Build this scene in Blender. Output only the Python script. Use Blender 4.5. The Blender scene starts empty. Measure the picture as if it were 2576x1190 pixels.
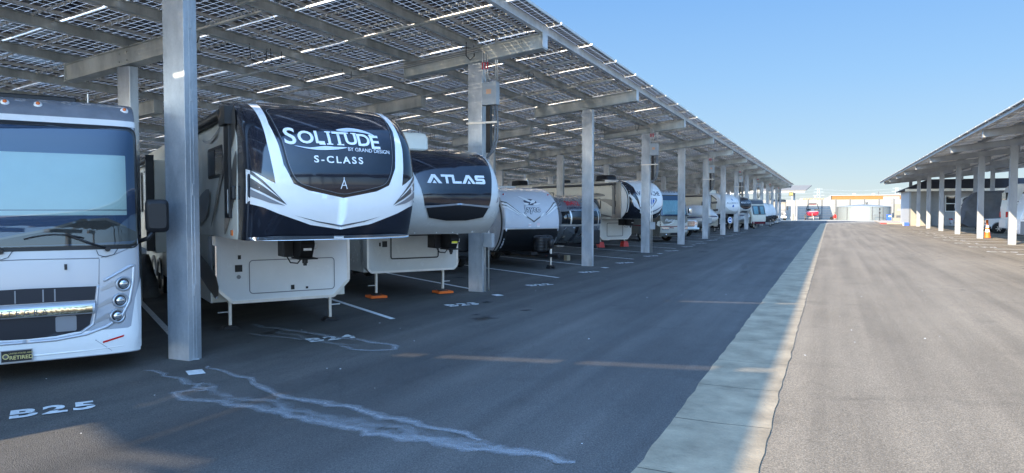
import bpy, bmesh, math, random
from mathutils import Vector, Matrix
random.seed(7)
R = math.radians
SC = bpy.context.scene
COL = SC.collection

# ---------------------------------------------------------------- camera
cam_d = bpy.data.cameras.new("camera")
cam = bpy.data.objects.new("camera", cam_d)
COL.objects.link(cam)
SC.camera = cam
cam_d.sensor_width = 36.0
cam_d.lens = 36.0 * 1786.0 / 2576.0
cam_d.clip_start = 0.1
cam_d.clip_end = 3000.0
cam.location = (0, 0, 2.1)
cam.rotation_euler = (R(90) - math.atan(67.0 / 1786.0), 0, math.atan(802.0 / 1786.0))
SC.render.resolution_x = 1024
SC.render.resolution_y = 473

# ---------------------------------------------------------------- sky and sun
SUN_A, SUN_B = 0.815, 2.26            # metres of shadow in +X and +Y per metre of height
ELEV = math.atan(1.0 / math.hypot(SUN_A, SUN_B))
AZ = math.atan2(-SUN_A, -SUN_B)      # compass angle towards the sun, from +Y towards +X
world = bpy.data.worlds.new("World")
SC.world = world
world.use_nodes = True
wn = world.node_tree
bg = wn.nodes["Background"]
sky = wn.nodes.new("ShaderNodeTexSky")
sky.sky_type = 'NISHITA'
sky.sun_disc = False
sky.sun_elevation = ELEV
sky.sun_rotation = AZ
sky.air_density = 1.0
sky.dust_density = 0.2
sky.ozone_density = 4.0
# the clear-air gradient of this hazy blue morning, blended with the physical sky
g_ = wn.nodes.new("ShaderNodeNewGeometry") if False else wn.nodes.new("ShaderNodeTexCoord")
sx_ = wn.nodes.new("ShaderNodeSeparateXYZ"); wn.links.new(g_.outputs["Generated"], sx_.inputs[0])
ramp = wn.nodes.new("ShaderNodeValToRGB")
el = ramp.color_ramp.elements
def lin(c, k): return (*[((v / 255) ** 2.2) * k for v in c], 1)
KS = .84 / (2 ** 1.93) / 0.15
el[0].position = 0.0; el[0].color = lin((218, 230, 234), KS)
el[1].position = 1.0; el[1].color = lin((118, 172, 255), KS)
for pos, c in ((.035, (203, 226, 240)), (.09, (180, 217, 248)), (.17, (158, 207, 255)), (.32, (124, 184, 255)), (.55, (132, 188, 255))):
    e_ = el.new(pos); e_.color = lin(c, KS)
wn.links.new(sx_.outputs[2], ramp.inputs[0])
mx_ = wn.nodes.new("ShaderNodeMix"); mx_.data_type = 'RGBA'; mx_.inputs[0].default_value = .04
wn.links.new(ramp.outputs[0], mx_.inputs[6]); wn.links.new(sky.outputs[0], mx_.inputs[7])
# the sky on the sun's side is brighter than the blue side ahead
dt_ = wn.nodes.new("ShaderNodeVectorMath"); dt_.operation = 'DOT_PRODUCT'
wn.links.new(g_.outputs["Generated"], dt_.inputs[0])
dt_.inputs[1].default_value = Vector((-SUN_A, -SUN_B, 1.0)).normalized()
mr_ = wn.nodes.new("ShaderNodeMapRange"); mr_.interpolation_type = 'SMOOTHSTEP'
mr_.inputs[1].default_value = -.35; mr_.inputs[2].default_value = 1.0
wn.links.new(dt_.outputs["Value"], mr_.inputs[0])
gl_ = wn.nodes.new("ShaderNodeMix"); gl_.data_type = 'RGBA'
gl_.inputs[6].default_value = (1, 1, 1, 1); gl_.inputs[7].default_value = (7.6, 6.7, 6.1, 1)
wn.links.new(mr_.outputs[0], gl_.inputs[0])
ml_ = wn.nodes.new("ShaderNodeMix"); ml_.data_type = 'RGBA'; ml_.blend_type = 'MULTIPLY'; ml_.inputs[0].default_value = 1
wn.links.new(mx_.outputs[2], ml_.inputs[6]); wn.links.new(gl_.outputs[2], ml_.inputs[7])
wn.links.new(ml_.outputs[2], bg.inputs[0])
bg.inputs[1].default_value = 0.15
sl = bpy.data.lights.new("sun", 'SUN')
sl.energy = 3.5
sl.angle = R(0.45)
sl.color = (1.0, 0.83, 0.58)
so = bpy.data.objects.new("sun", sl)
COL.objects.link(so)
so.rotation_euler = Vector((-SUN_A, -SUN_B, 1.0)).to_track_quat('Z', 'Y').to_euler()
SC.view_settings.view_transform = 'Standard'
SC.view_settings.look = 'None'
SC.view_settings.exposure = 1.93
SC.view_settings.gamma = 1.0

# ---------------------------------------------------------------- materials
MATS = {}
def nodes_of(m):
    m.use_nodes = True
    nt = m.node_tree
    return nt, nt.nodes, nt.links, nt.nodes["Principled BSDF"]

def mat(name, col, rough=0.5, metal=0.0, coat=0.0, var=0.0, vscale=3.0, bump=0.0, bscale=40.0, stretch=None, spec=None, dirt=0.0):
    """plain principled paint with soft procedural variation of its tone and roughness"""
    m = bpy.data.materials.new(name)
    nt, N, L, p = nodes_of(m)
    p.inputs["Base Color"].default_value = (*col, 1)
    p.inputs["Roughness"].default_value = rough
    p.inputs["Metallic"].default_value = metal
    p.inputs["Coat Weight"].default_value = coat
    p.inputs["Coat Roughness"].default_value = 0.06
    if spec is not None:
        p.inputs["Specular IOR Level"].default_value = spec
    if var or bump or dirt:
        tc = N.new("ShaderNodeTexCoord")
        mp = N.new("ShaderNodeMapping")
        L.new(tc.outputs["Object"], mp.inputs[0])
        if stretch:
            mp.inputs["Scale"].default_value = stretch
    if var or dirt:
        nz = N.new("ShaderNodeTexNoise")
        nz.inputs["Scale"].default_value = vscale
        nz.inputs["Detail"].default_value = 6
        nz.inputs["Roughness"].default_value = 0.65
        L.new(mp.outputs[0], nz.inputs["Vector"])
        mx = N.new("ShaderNodeMix")
        mx.data_type = 'RGBA'
        mr = N.new("ShaderNodeMapRange")
        mr.inputs[1].default_value = 0.3
        mr.inputs[2].default_value = 0.7
        L.new(nz.outputs[0], mr.inputs[0])
        L.new(mr.outputs[0], mx.inputs[0])
        v = max(var, dirt)
        mx.inputs[6].default_value = (*[c * (1 - v) for c in col], 1)
        mx.inputs[7].default_value = (*[min(1, c * (1 + (var or dirt * .3))) for c in col], 1)
        L.new(mx.outputs[2], p.inputs["Base Color"])
        rr = N.new("ShaderNodeMapRange")
        rr.inputs[3].default_value = min(1, rough * 1.35 + .04)
        rr.inputs[4].default_value = rough * .8
        L.new(nz.outputs[0], rr.inputs[0])
        L.new(rr.outputs[0], p.inputs["Roughness"])
    if bump:
        nb = N.new("ShaderNodeTexNoise")
        nb.inputs["Scale"].default_value = bscale
        nb.inputs["Detail"].default_value = 4
        L.new(mp.outputs[0], nb.inputs["Vector"])
        b = N.new("ShaderNodeBump")
        b.inputs["Strength"].default_value = bump
        b.inputs["Distance"].default_value = 0.02
        L.new(nb.outputs[0], b.inputs["Height"])
        L.new(b.outputs[0], p.inputs["Normal"])
    MATS[name] = m
    return m

def steel_mat(name, c0, c1, metal=0.55, rough=0.42, scale=2.2):
    m = bpy.data.materials.new(name)
    nt, N, L, p = nodes_of(m)
    tc = N.new("ShaderNodeTexCoord")
    mp = N.new("ShaderNodeMapping"); mp.inputs["Scale"].default_value = (1.6, 1.6, .55)
    L.new(tc.outputs["Object"], mp.inputs[0])
    n1 = N.new("ShaderNodeTexNoise"); n1.inputs["Scale"].default_value = scale; n1.inputs["Detail"].default_value = 5
    n1.inputs["Roughness"].default_value = .6
    n2 = N.new("ShaderNodeTexVoronoi"); n2.inputs["Scale"].default_value = 38
    L.new(mp.outputs[0], n1.inputs["Vector"]); L.new(tc.outputs["Object"], n2.inputs["Vector"])
    ad = N.new("ShaderNodeMath"); ad.operation = 'MULTIPLY_ADD'
    L.new(n2.outputs["Color"], ad.inputs[0]); ad.inputs[1].default_value = .05; L.new(n1.outputs[0], ad.inputs[2])
    cr = N.new("ShaderNodeValToRGB")
    cr.color_ramp.elements[0].position = .38; cr.color_ramp.elements[0].color = (*c0, 1)
    cr.color_ramp.elements[1].position = .74; cr.color_ramp.elements[1].color = (*c1, 1)
    L.new(ad.outputs[0], cr.inputs[0]); L.new(cr.outputs[0], p.inputs["Base Color"])
    rr = N.new("ShaderNodeMapRange"); rr.inputs[3].default_value = rough + .15; rr.inputs[4].default_value = rough - .1
    L.new(n1.outputs[0], rr.inputs[0]); L.new(rr.outputs[0], p.inputs["Roughness"])
    p.inputs["Metallic"].default_value = metal
    MATS[name] = m
    return m

def glass_mat(name, tint, refl=0.06, dark=0.5):
    """thin pane: clear reflection over a tinted see-through sheet"""
    m = bpy.data.materials.new(name)
    nt, N, L, p = nodes_of(m)
    out = [n for n in N if n.type == 'OUTPUT_MATERIAL'][0]
    N.remove(p)
    tr = N.new("ShaderNodeBsdfTransparent"); tr.inputs[0].default_value = (*tint, 1)
    gl = N.new("ShaderNodeBsdfGlossy"); gl.inputs["Roughness"].default_value = 0.02
    fr = N.new("ShaderNodeFresnel"); fr.inputs[0].default_value = 1.52
    ad = N.new("ShaderNodeMath"); ad.operation = 'ADD'; ad.use_clamp = True; ad.inputs[1].default_value = refl
    L.new(fr.outputs[0], ad.inputs[0])
    mx = N.new("ShaderNodeMixShader")
    L.new(ad.outputs[0], mx.inputs[0]); L.new(tr.outputs[0], mx.inputs[1]); L.new(gl.outputs[0], mx.inputs[2])
    L.new(mx.outputs[0], out.inputs[0])
    MATS[name] = m
    return m

def asphalt_mat(name, c_lo, c_hi, cracks=0.0, wet=False):
    m = bpy.data.materials.new(name)
    nt, N, L, p = nodes_of(m)
    tc = N.new("ShaderNodeTexCoord")
    mp = N.new("ShaderNodeMapping"); mp.inputs["Scale"].default_value = (1, .28, 1)
    L.new(tc.outputs["Object"], mp.inputs[0])
    big = N.new("ShaderNodeTexNoise"); big.inputs["Scale"].default_value = .5; big.inputs["Detail"].default_value = 7
    big.inputs["Roughness"].default_value = .62; L.new(mp.outputs[0], big.inputs["Vector"])
    fine = N.new("ShaderNodeTexNoise"); fine.inputs["Scale"].default_value = 60; fine.inputs["Detail"].default_value = 3
    fine.inputs["Roughness"].default_value = .8
    L.new(tc.outputs["Object"], fine.inputs["Vector"])
    vor = N.new("ShaderNodeTexVoronoi"); vor.inputs["Scale"].default_value = 110; L.new(tc.outputs["Object"], vor.inputs["Vector"])
    cr = N.new("ShaderNodeValToRGB")
    e = cr.color_ramp.elements
    e[0].position = .33; e[0].color = (*c_lo, 1)
    e[1].position = .70; e[1].color = (*c_hi, 1)
    L.new(big.outputs[0], cr.inputs[0])
    sp = N.new("ShaderNodeMapRange"); sp.inputs[1].default_value = .35; sp.inputs[2].default_value = .7
    sp.inputs[3].default_value = .62; sp.inputs[4].default_value = 1.45
    L.new(fine.outputs[0], sp.inputs[0])
    sv = N.new("ShaderNodeMapRange"); sv.inputs[1].default_value = 0; sv.inputs[2].default_value = 1
    sv.inputs[3].default_value = .62; sv.inputs[4].default_value = 1.5
    L.new(vor.outputs["Color"], sv.inputs[0])
    mu0 = N.new("ShaderNodeMath"); mu0.operation = 'MULTIPLY'; L.new(sp.outputs[0], mu0.inputs[0]); L.new(sv.outputs[0], mu0.inputs[1])
    mu = N.new("ShaderNodeVectorMath"); mu.operation = 'SCALE'
    ms_ = N.new("ShaderNodeMapping"); ms_.inputs["Scale"].default_value = (2.2, .05, 1); L.new(tc.outputs["Object"], ms_.inputs[0])
    st_ = N.new("ShaderNodeTexNoise"); st_.inputs["Scale"].default_value = 1; st_.inputs["Detail"].default_value = 4; L.new(ms_.outputs[0], st_.inputs["Vector"])
    sr_ = N.new("ShaderNodeMapRange"); sr_.inputs[1].default_value = .3; sr_.inputs[2].default_value = .7; sr_.inputs[3].default_value = .78; sr_.inputs[4].default_value = 1.2
    L.new(st_.outputs[0], sr_.inputs[0])
    bl_ = N.new("ShaderNodeTexNoise"); bl_.inputs["Scale"].default_value = .9; bl_.inputs["Detail"].default_value = 8; bl_.inputs["Roughness"].default_value = .7; L.new(tc.outputs["Object"], bl_.inputs["Vector"])
    br_ = N.new("ShaderNodeMapRange"); br_.inputs[1].default_value = .56; br_.inputs[2].default_value = .72; br_.inputs[3].default_value = 1.0; br_.inputs[4].default_value = .72
    L.new(bl_.outputs[0], br_.inputs[0])
    mm1 = N.new("ShaderNodeMath"); mm1.operation = 'MULTIPLY'; L.new(mu0.outputs[0], mm1.inputs[0]); L.new(sr_.outputs[0], mm1.inputs[1])
    mm2 = N.new("ShaderNodeMath"); mm2.operation = 'MULTIPLY'; L.new(mm1.outputs[0], mm2.inputs[0]); L.new(br_.outputs[0], mm2.inputs[1])
    L.new(cr.outputs[0], mu.inputs[0]); L.new(mm2.outputs[0], mu.inputs["Scale"])
    L.new(mu.outputs[0], p.inputs["Base Color"])
    last = mu
    p.inputs["Roughness"].default_value = .86
    if cracks:
        # wandering hairline seams of sealed cracks
        wp = N.new("ShaderNodeTexNoise"); wp.inputs["Scale"].default_value = 1.1; wp.inputs["Detail"].default_value = 5
        L.new(tc.outputs["Object"], wp.inputs["Vector"])
        vm = N.new("ShaderNodeVectorMath"); vm.operation = 'MULTIPLY_ADD'
        L.new(wp.outputs["Color"], vm.inputs[0]); vm.inputs[1].default_value = (1.2, 1.2, 0); L.new(tc.outputs["Object"], vm.inputs[2])
        m2 = N.new("ShaderNodeMapping"); m2.inputs["Scale"].default_value = (.30, .075, 1); L.new(vm.outputs[0], m2.inputs[0])
        vc = N.new("ShaderNodeTexVoronoi"); vc.feature = 'DISTANCE_TO_EDGE'; vc.inputs["Scale"].default_value = 1.0
        L.new(m2.outputs[0], vc.inputs["Vector"])
        cm = N.new("ShaderNodeMapRange"); cm.inputs[1].default_value = 0.001; cm.inputs[2].default_value = .006
        cm.inputs[3].default_value = 1 - cracks; cm.inputs[4].default_value = 1
        L.new(vc.outputs["Distance"], cm.inputs[0])
        m3 = N.new("ShaderNodeVectorMath"); m3.operation = 'SCALE'
        L.new(mu.outputs[0], m3.inputs[0]); L.new(cm.outputs[0], m3.inputs["Scale"]); L.new(m3.outputs[0], p.inputs["Base Color"])
    b = N.new("ShaderNodeBump"); b.inputs["Strength"].default_value = .5; b.inputs["Distance"].default_value = .01
    L.new(vor.outputs["Distance"], b.inputs["Height"]); L.new(b.outputs[0], p.inputs["Normal"])
    MATS[name] = m
    return m

def panel_mat(name):
    m = bpy.data.materials.new(name)
    nt, N, L, p = nodes_of(m)
    out = [n for n in N if n.type == 'OUTPUT_MATERIAL'][0]
    uv = N.new("ShaderNodeUVMap"); uv.uv_map = "cells"
    sep = N.new("ShaderNodeSeparateXYZ"); L.new(uv.outputs[0], sep.inputs[0])
    def line(sock, w):
        fr = N.new("ShaderNodeMath"); fr.operation = 'FRACT'; L.new(sock, fr.inputs[0])
        a = N.new("ShaderNodeMath"); a.operation = 'SUBTRACT'; L.new(fr.outputs[0], a.inputs[0]); a.inputs[1].default_value = .5
        ab = N.new("ShaderNodeMath"); ab.operation = 'ABSOLUTE'; L.new(a.outputs[0], ab.inputs[0])
        g = N.new("ShaderNodeMath"); g.operation = 'GREATER_THAN'; L.new(ab.outputs[0], g.inputs[0]); g.inputs[1].default_value = .5 - w
        return g.outputs[0]
    l1 = line(sep.outputs[0], .018)
    l2 = line(sep.outputs[1], .022)
    mxm = N.new("ShaderNodeMath"); mxm.operation = 'MAXIMUM'; L.new(l1, mxm.inputs[0]); L.new(l2, mxm.inputs[1])
    # noise tone of the cells; the palest blotches are painted reflections
    nz = N.new("ShaderNodeTexNoise"); nz.inputs["Scale"].default_value = .8; nz.inputs["Detail"].default_value = 3
    tc = N.new("ShaderNodeTexCoord"); L.new(tc.outputs["Object"], nz.inputs["Vector"])
    cr = N.new("ShaderNodeValToRGB")
    cr.color_ramp.elements[0].position = .35; cr.color_ramp.elements[0].color = (.008, .010, .022, 1)
    cr.color_ramp.elements[1].position = .62; cr.color_ramp.elements[1].color = (.022, .030, .060, 1)
    e3 = cr.color_ramp.elements.new(.74); e3.color = (.10, .12, .17, 1)
    L.new(nz.outputs[0], cr.inputs[0]); L.new(cr.outputs[0], p.inputs["Base Color"])
    p.inputs["Roughness"].default_value = .12
    p.inputs["Specular IOR Level"].default_value = .6
    tl = N.new("ShaderNodeBsdfTranslucent"); tl.inputs[0].default_value = (.42, .45, .48, 1)
    tr = N.new("ShaderNodeBsdfTransparent"); tr.inputs[0].default_value = (.9, .92, .95, 1)
    mg = N.new("ShaderNodeMixShader"); mg.inputs[0].default_value = .20
    L.new(tl.outputs[0], mg.inputs[1]); L.new(tr.outputs[0], mg.inputs[2])
    ms = N.new("ShaderNodeMixShader")
    L.new(mxm.outputs[0], ms.inputs[0]); L.new(p.outputs[0], ms.inputs[1]); L.new(mg.outputs[0], ms.inputs[2])
    L.new(ms.outputs[0], out.inputs[0])
    MATS[name] = m
    return m

ASPH_SHADE = asphalt_mat("asphalt", (.056, .052, .048), (.108, .100, .090), cracks=.15)  # darker copy of the road asphalt, canopy shade put into its tone
ASPH_SUN = asphalt_mat("asphalt_sunlit", (.166, .132, .090), (.234, .189, .132), cracks=.10)  # same asphalt in a paler, warmer tone for the sunlit side
CONC = mat("concrete", (.30, .24, .158), .88, var=.34, vscale=1.7, bump=.5, bscale=30)
CONC_W = mat("concrete_bright", (.40, .355, .27), .85, var=.15, vscale=1.5, bump=.2)
STEEL = steel_mat("galvanised_steel", (.33, .37, .41), (.70, .74, .78), metal=.6, rough=.36, scale=1.1)
STEEL_B = steel_mat("galvanised_beam", (.42, .44, .42), (.74, .75, .71), metal=.35, rough=.45, scale=1.3)
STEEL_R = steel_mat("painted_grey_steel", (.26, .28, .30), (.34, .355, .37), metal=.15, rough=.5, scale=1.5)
ALU = mat("aluminium", (.78, .75, .70), .35, metal=.7, var=.1)
FASCIA = steel_mat("pale_fascia_steel", (.55, .60, .64), (.82, .86, .90), metal=.25, rough=.4, scale=1.0)
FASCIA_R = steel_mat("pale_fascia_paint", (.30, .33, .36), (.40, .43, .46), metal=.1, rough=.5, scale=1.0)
CLIP = mat("clip_metal", (.8, .78, .74), .25, metal=.6)
PANEL = panel_mat("solar_cells")
BLACK = mat("black_plastic", (.012, .012, .014), .45)
RUBBER = mat("rubber", (.018, .018, .018), .85, var=.3, vscale=6)
WHITEP = mat("white_marking_paint", (.72, .72, .70), .7, var=.25, vscale=9)
DARKMET = mat("dark_metal", (.025, .025, .028), .45, metal=.3, var=.3)
CHROME = mat("chrome", (.85, .85, .86), .08, metal=1.0)
RED = mat("red_paint", (.55, .03, .025), .35, coat=.4)
ORANGE = mat("orange_plastic", (.85, .16, .02), .5, var=.1)
BLUE = mat("blue_plastic", (.02, .09, .62), .45)
WHITE = mat("white_gelcoat", (.86, .87, .87), .22, coat=.5, var=.04, vscale=1.5)
WHITE_M = mat("white_matte", (.74, .73, .70), .6, var=.08)
CREAM = mat("cream_fibreglass", (.80, .77, .67), .3, coat=.3, var=.06, vscale=2)
GREYP = mat("grey_paint", (.22, .23, .25), .3, coat=.4, var=.06)
SILVER = mat("silver_paint", (.47, .50, .55), .26, metal=.25, coat=.6)
NAVY = mat("black_gelcoat", (.010, .012, .020), .10, coat=.8, var=.25, vscale=2.5)
DGREY = mat("dark_grey_graphic", (.085, .085, .09), .3, coat=.3)
GLASS_D = mat("dark_window_glass", (.012, .014, .016), .04, spec=.7)
GLASS = glass_mat("windscreen_glass", (.86, .93, .96), refl=.06)
REDLENS = mat("red_lens", (.6, .02, .02), .2, coat=.5)
AMBER = mat("amber_lens", (.75, .16, .02), .2, coat=.5)

# ---------------------------------------------------------------- mesh builder
class MB:
    def __init__(s):
        s.v = []; s.f = []; s.m = []; s.s = []; s.uv = {}
    def add(s, vs, fs, mi=0, smooth=False):
        o = len(s.v)
        s.v += [tuple(v) for v in vs]
        for f in fs:
            s.f.append([i + o for i in f]); s.m.append(mi); s.s.append(smooth)
    def box(s, x0, x1, y0, y1, z0, z1, mi=0):
        if x0 > x1: x0, x1 = x1, x0
        if y0 > y1: y0, y1 = y1, y0
        if z0 > z1: z0, z1 = z1, z0
        s.add([(x0, y0, z0), (x1, y0, z0), (x1, y1, z0), (x0, y1, z0), (x0, y0, z1), (x1, y0, z1), (x1, y1, z1), (x0, y1, z1)],
              [(0, 3, 2, 1), (4, 5, 6, 7), (0, 1, 5, 4), (1, 2, 6, 5), (2, 3, 7, 6), (3, 0, 4, 7)], mi)
        return s
    def bar(s, p, q, w, h, up=(0, 0, 1), mi=0):
        """rectangular bar from p to q, w wide, h deep (along up)"""
        p = Vector(p); q = Vector(q); d = (q - p).normalized(); up = Vector(up)
        sd = d.cross(up)
        if sd.length < 1e-5: sd = Vector((1, 0, 0))
        sd.normalize(); u = sd.cross(d).normalized()
        a = sd * w / 2; b = u * h / 2
        vs = [p - a - b, p + a - b, p + a + b, p - a + b, q - a - b, q + a - b, q + a + b, q - a + b]
        s.add(vs, [(0, 1, 2, 3), (7, 6, 5, 4), (0, 4, 5, 1), (1, 5, 6, 2), (2, 6, 7, 3), (3, 7, 4, 0)], mi)
        return s
    def cyl(s, p, q, r, r2=None, n=12, mi=0, caps=True):
        p = Vector(p); q = Vector(q); d = (q - p).normalized(); r2 = r if r2 is None else r2
        a = d.orthogonal().normalized(); b = d.cross(a)
        vs = []
        for k in range(n):
            t = 2 * math.pi * k / n; e = a * math.cos(t) + b * math.sin(t)
            vs += [p + e * r, q + e * r2]
        fs = [(2 * k, 2 * ((k + 1) % n), 2 * ((k + 1) % n) + 1, 2 * k + 1) for k in range(n)]
        s.add(vs, fs, mi, True)
        if caps:
            s.add([vs[2 * k] for k in range(n)], [list(range(n - 1, -1, -1))], mi)
            s.add([vs[2 * k + 1] for k in range(n)], [list(range(n))], mi)
        return s
    def tube(s, pts, r, n=6, mi=0):
        pts = [Vector(p) for p in pts]
        rings = []; prev = None
        for i, p in enumerate(pts):
            d = (pts[min(i + 1, len(pts) - 1)] - pts[max(i - 1, 0)]).normalized()
            a = d.orthogonal().normalized() if prev is None else (prev - d * prev.dot(d)).normalized()
            prev = a; b = d.cross(a)
            rings.append([p + (a * math.cos(2 * math.pi * k / n) + b * math.sin(2 * math.pi * k / n)) * r for k in range(n)])
        vs = [v for rg in rings for v in rg]
        fs = []
        for i in range(len(pts) - 1):
            for k in range(n):
                fs.append((i * n + k, i * n + (k + 1) % n, (i + 1) * n + (k + 1) % n, (i + 1) * n + k))
        fs.append(list(range(n - 1, -1, -1))); fs.append([(len(pts) - 1) * n + k for k in range(n)])
        s.add(vs, fs, mi, True)
        return s
    def prism(s, poly, axis, a0, a1, mi=0):
        """extrude a 2-D outline along axis: x -> (y,z), y -> (x,z), z -> (x,y)"""
        def P(u, v, a):
            return (a, u, v) if axis == 'x' else (u, a, v) if axis == 'y' else (u, v, a)
        n = len(poly)
        vs = [P(u, v, a0) for u, v in poly] + [P(u, v, a1) for u, v in poly]
        s.add(vs, [list(range(n - 1, -1, -1)), list(range(n, 2 * n))] + [(i, (i + 1) % n, n + (i + 1) % n, n + i) for i in range(n)], mi)
        return s
    def lathe(s, prof, c=(0, 0, 0), n=24, mi=0, axis='z', caps=True):
        c = Vector(c); vs = []
        for r, h in prof:
            for k in range(n):
                t = 2 * math.pi * k / n
                a, b = r * math.cos(t), r * math.sin(t)
                vs.append(c + (Vector((a, b, h)) if axis == 'z' else Vector((h, a, b)) if axis == 'x' else Vector((a, h, b))))
        fs = []
        for i in range(len(prof) - 1):
            for k in range(n):
                fs.append((i * n + k, i * n + (k + 1) % n, (i + 1) * n + (k + 1) % n, (i + 1) * n + k))
        s.add(vs, fs, mi, True)
        if caps:
            s.add(vs[:n], [list(range(n - 1, -1, -1))], mi); s.add(vs[-n:], [list(range(n))], mi)
        return s
    def loft(s, rings, mi=0, smooth=True, cap=True, closed=True):
        n = len(rings[0]); vs = [v for r in rings for v in r]; fs = []
        for i in range(len(rings) - 1):
            for k in range(n if closed else n - 1):
                fs.append((i * n + k, i * n + (k + 1) % n, (i + 1) * n + (k + 1) % n, (i + 1) * n + k))
        s.add(vs, fs, mi, smooth)
        if cap:
            s.add(rings[0], [list(range(n - 1, -1, -1))], mi); s.add(rings[-1], [list(range(n))], mi)
        return s
    def build(s, name, mats, parent=None, bevel=0, fix=True, seg=2):
        me = bpy.data.meshes.new(name)
        me.from_pydata(s.v, [], s.f)
        for m in (mats if isinstance(mats, (list, tuple)) else [mats]):
            me.materials.append(m)
        me.polygons.foreach_set("material_index", s.m)
        me.polygons.foreach_set("use_smooth", s.s)
        me.update()
        if fix:
            bm = bmesh.new(); bm.from_mesh(me)
            bmesh.ops.recalc_face_normals(bm, faces=bm.faces)
            bm.to_mesh(me); bm.free()
        o = bpy.data.objects.new(name, me)
        COL.objects.link(o)
        if parent is not None: o.parent = parent
        if bevel:
            b = o.modifiers.new("bevel", 'BEVEL'); b.width = bevel; b.segments = seg; b.limit_method = 'ANGLE'; b.angle_limit = R(40)
            b.harden_normals = False
        return o

def tag(o, label=None, cat=None, group=None, kind=None):
    if label: o['label'] = label
    if cat: o['category'] = cat
    if group: o['group'] = group
    if kind: o['kind'] = kind
    return o

def thing(name, label, cat, loc=(0, 0, 0), rz=0.0, group=None):
    o = bpy.data.objects.new(name, None)
    COL.objects.link(o)
    o.location = loc; o.rotation_euler = (0, 0, rz); o.empty_display_size = .3
    return tag(o, label, cat, group)

KIDS = {}
def copy_tree(o, label=None, parent=None, loc=None, rz=None):
    c = o.copy(); COL.objects.link(c)
    if parent is not None: c.parent = parent
    if label: c['label'] = label
    if loc is not None: c.location = loc
    if rz is not None: c.rotation_euler = (0, 0, rz)
    for ch in [k for k in COL.objects if k.parent == o]:
        copy_tree(ch, None, c)
    return c

def flat_poly(name, pts, z, m, kind=None, parent=None, th=None):
    mb = MB(); mb.add([(x, y, z) for x, y in pts], [list(range(len(pts)))])
    return tag(mb.build(name, m, parent, fix=False), kind=kind)

# decals: 2-D outlines or lettering cut into strips and laid on a curved panel
def bm_cut(bm, step):
    xs = [v.co.x for v in bm.verts]; ys = [v.co.y for v in bm.verts]
    if not xs: return
    for ax, lo, hi in ((0, min(xs), max(xs)), (1, min(ys), max(ys))):
        k = math.floor(lo / step) + 1
        while k * step < hi:
            co = Vector((k * step, 0, 0)) if ax == 0 else Vector((0, k * step, 0))
            no = Vector((1, 0, 0)) if ax == 0 else Vector((0, 1, 0))
            bmesh.ops.bisect_plane(bm, geom=bm.verts[:] + bm.edges[:] + bm.faces[:], plane_co=co, plane_no=no)
            k += 1

def lay(bm, name, S, m, parent, off):
    for v in bm.verts:
        v.co = Vector(S(v.co.x, v.co.y, off))
    for f in bm.faces: f.smooth = True
    me = bpy.data.meshes.new(name); bm.to_mesh(me); bm.free()
    me.materials.append(m)
    o = bpy.data.objects.new(name, me); COL.objects.link(o)
    if parent is not None: o.parent = parent
    return o

def smooth_pts(pts, n=4):
    """closed Catmull-Rom through the points"""
    out = []; N_ = len(pts)
    for i in range(N_):
        p0, p1, p2, p3 = (pts[(i + j) % N_] for j in (-1, 0, 1, 2))
        for k in range(n):
            t = k / n
            out.append(tuple(.5 * ((2 * p1[a]) + (-p0[a] + p2[a]) * t + (2 * p0[a] - 5 * p1[a] + 4 * p2[a] - p3[a]) * t * t + (-p0[a] + 3 * p1[a] - 3 * p2[a] + p3[a]) * t ** 3) for a in (0, 1)))
    return out

def decal(name, polys, S, m, parent, off=.004, step=.12, mirror=False, rnd=0):
    if not isinstance(polys[0][0], (tuple, list)): polys = [polys]
    if mirror: polys = polys + [[(-x, y) for x, y in reversed(p)] for p in polys]
    bm = bmesh.new()
    for p in polys:
        if rnd: p = smooth_pts(p, rnd)
        a = sum(p[i][0] * p[(i + 1) % len(p)][1] - p[(i + 1) % len(p)][0] * p[i][1] for i in range(len(p)))
        if a < 0: p = p[::-1]
        bm.faces.new([bm.verts.new((x, y, 0)) for x, y in p]).normal_update()
    bmesh.ops.triangulate(bm, faces=bm.faces[:], quad_method='BEAUTY', ngon_method='EAR_CLIP')
    bm_cut(bm, step)
    return lay(bm, name, S, m, parent, off)

def text_bm(body, size, bold=0.0, shear=0.0, sx=1.0, spacing=1.0, caps=1.0):
    cu = bpy.data.curves.new("txt", 'FONT'); cu.body = body; cu.size = size; cu.shear = shear
    cu.align_x = 'CENTER'; cu.align_y = 'CENTER'; cu.offset = bold; cu.space_character = spacing; cu.resolution_u = 4
    ob = bpy.data.objects.new("txt", cu); COL.objects.link(ob)
    bpy.context.view_layer.update()
    me = bpy.data.meshes.new_from_object(ob)
    bm = bmesh.new(); bm.from_mesh(me)
    bpy.data.objects.remove(ob); bpy.data.curves.remove(cu); bpy.data.meshes.remove(me)
    for v in bm.verts: v.co.x *= sx
    return bm

def lettering(name, body, S, at, size, m, parent, off=.008, bold=0, shear=0, sx=1, spacing=1, rot=0, step=.15, curve=0):
    bm = text_bm(body, size, bold, shear, sx, spacing)
    bm_cut(bm, step)
    c, s_ = math.cos(rot), math.sin(rot)
    for v in bm.verts:
        x, y = v.co.x, v.co.y
        y += curve * x * x
        v.co = Vector((at[0] + c * x - s_ * y, at[1] + s_ * x + c * y, 0))
    return lay(bm, name, S, m, parent, off)

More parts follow.
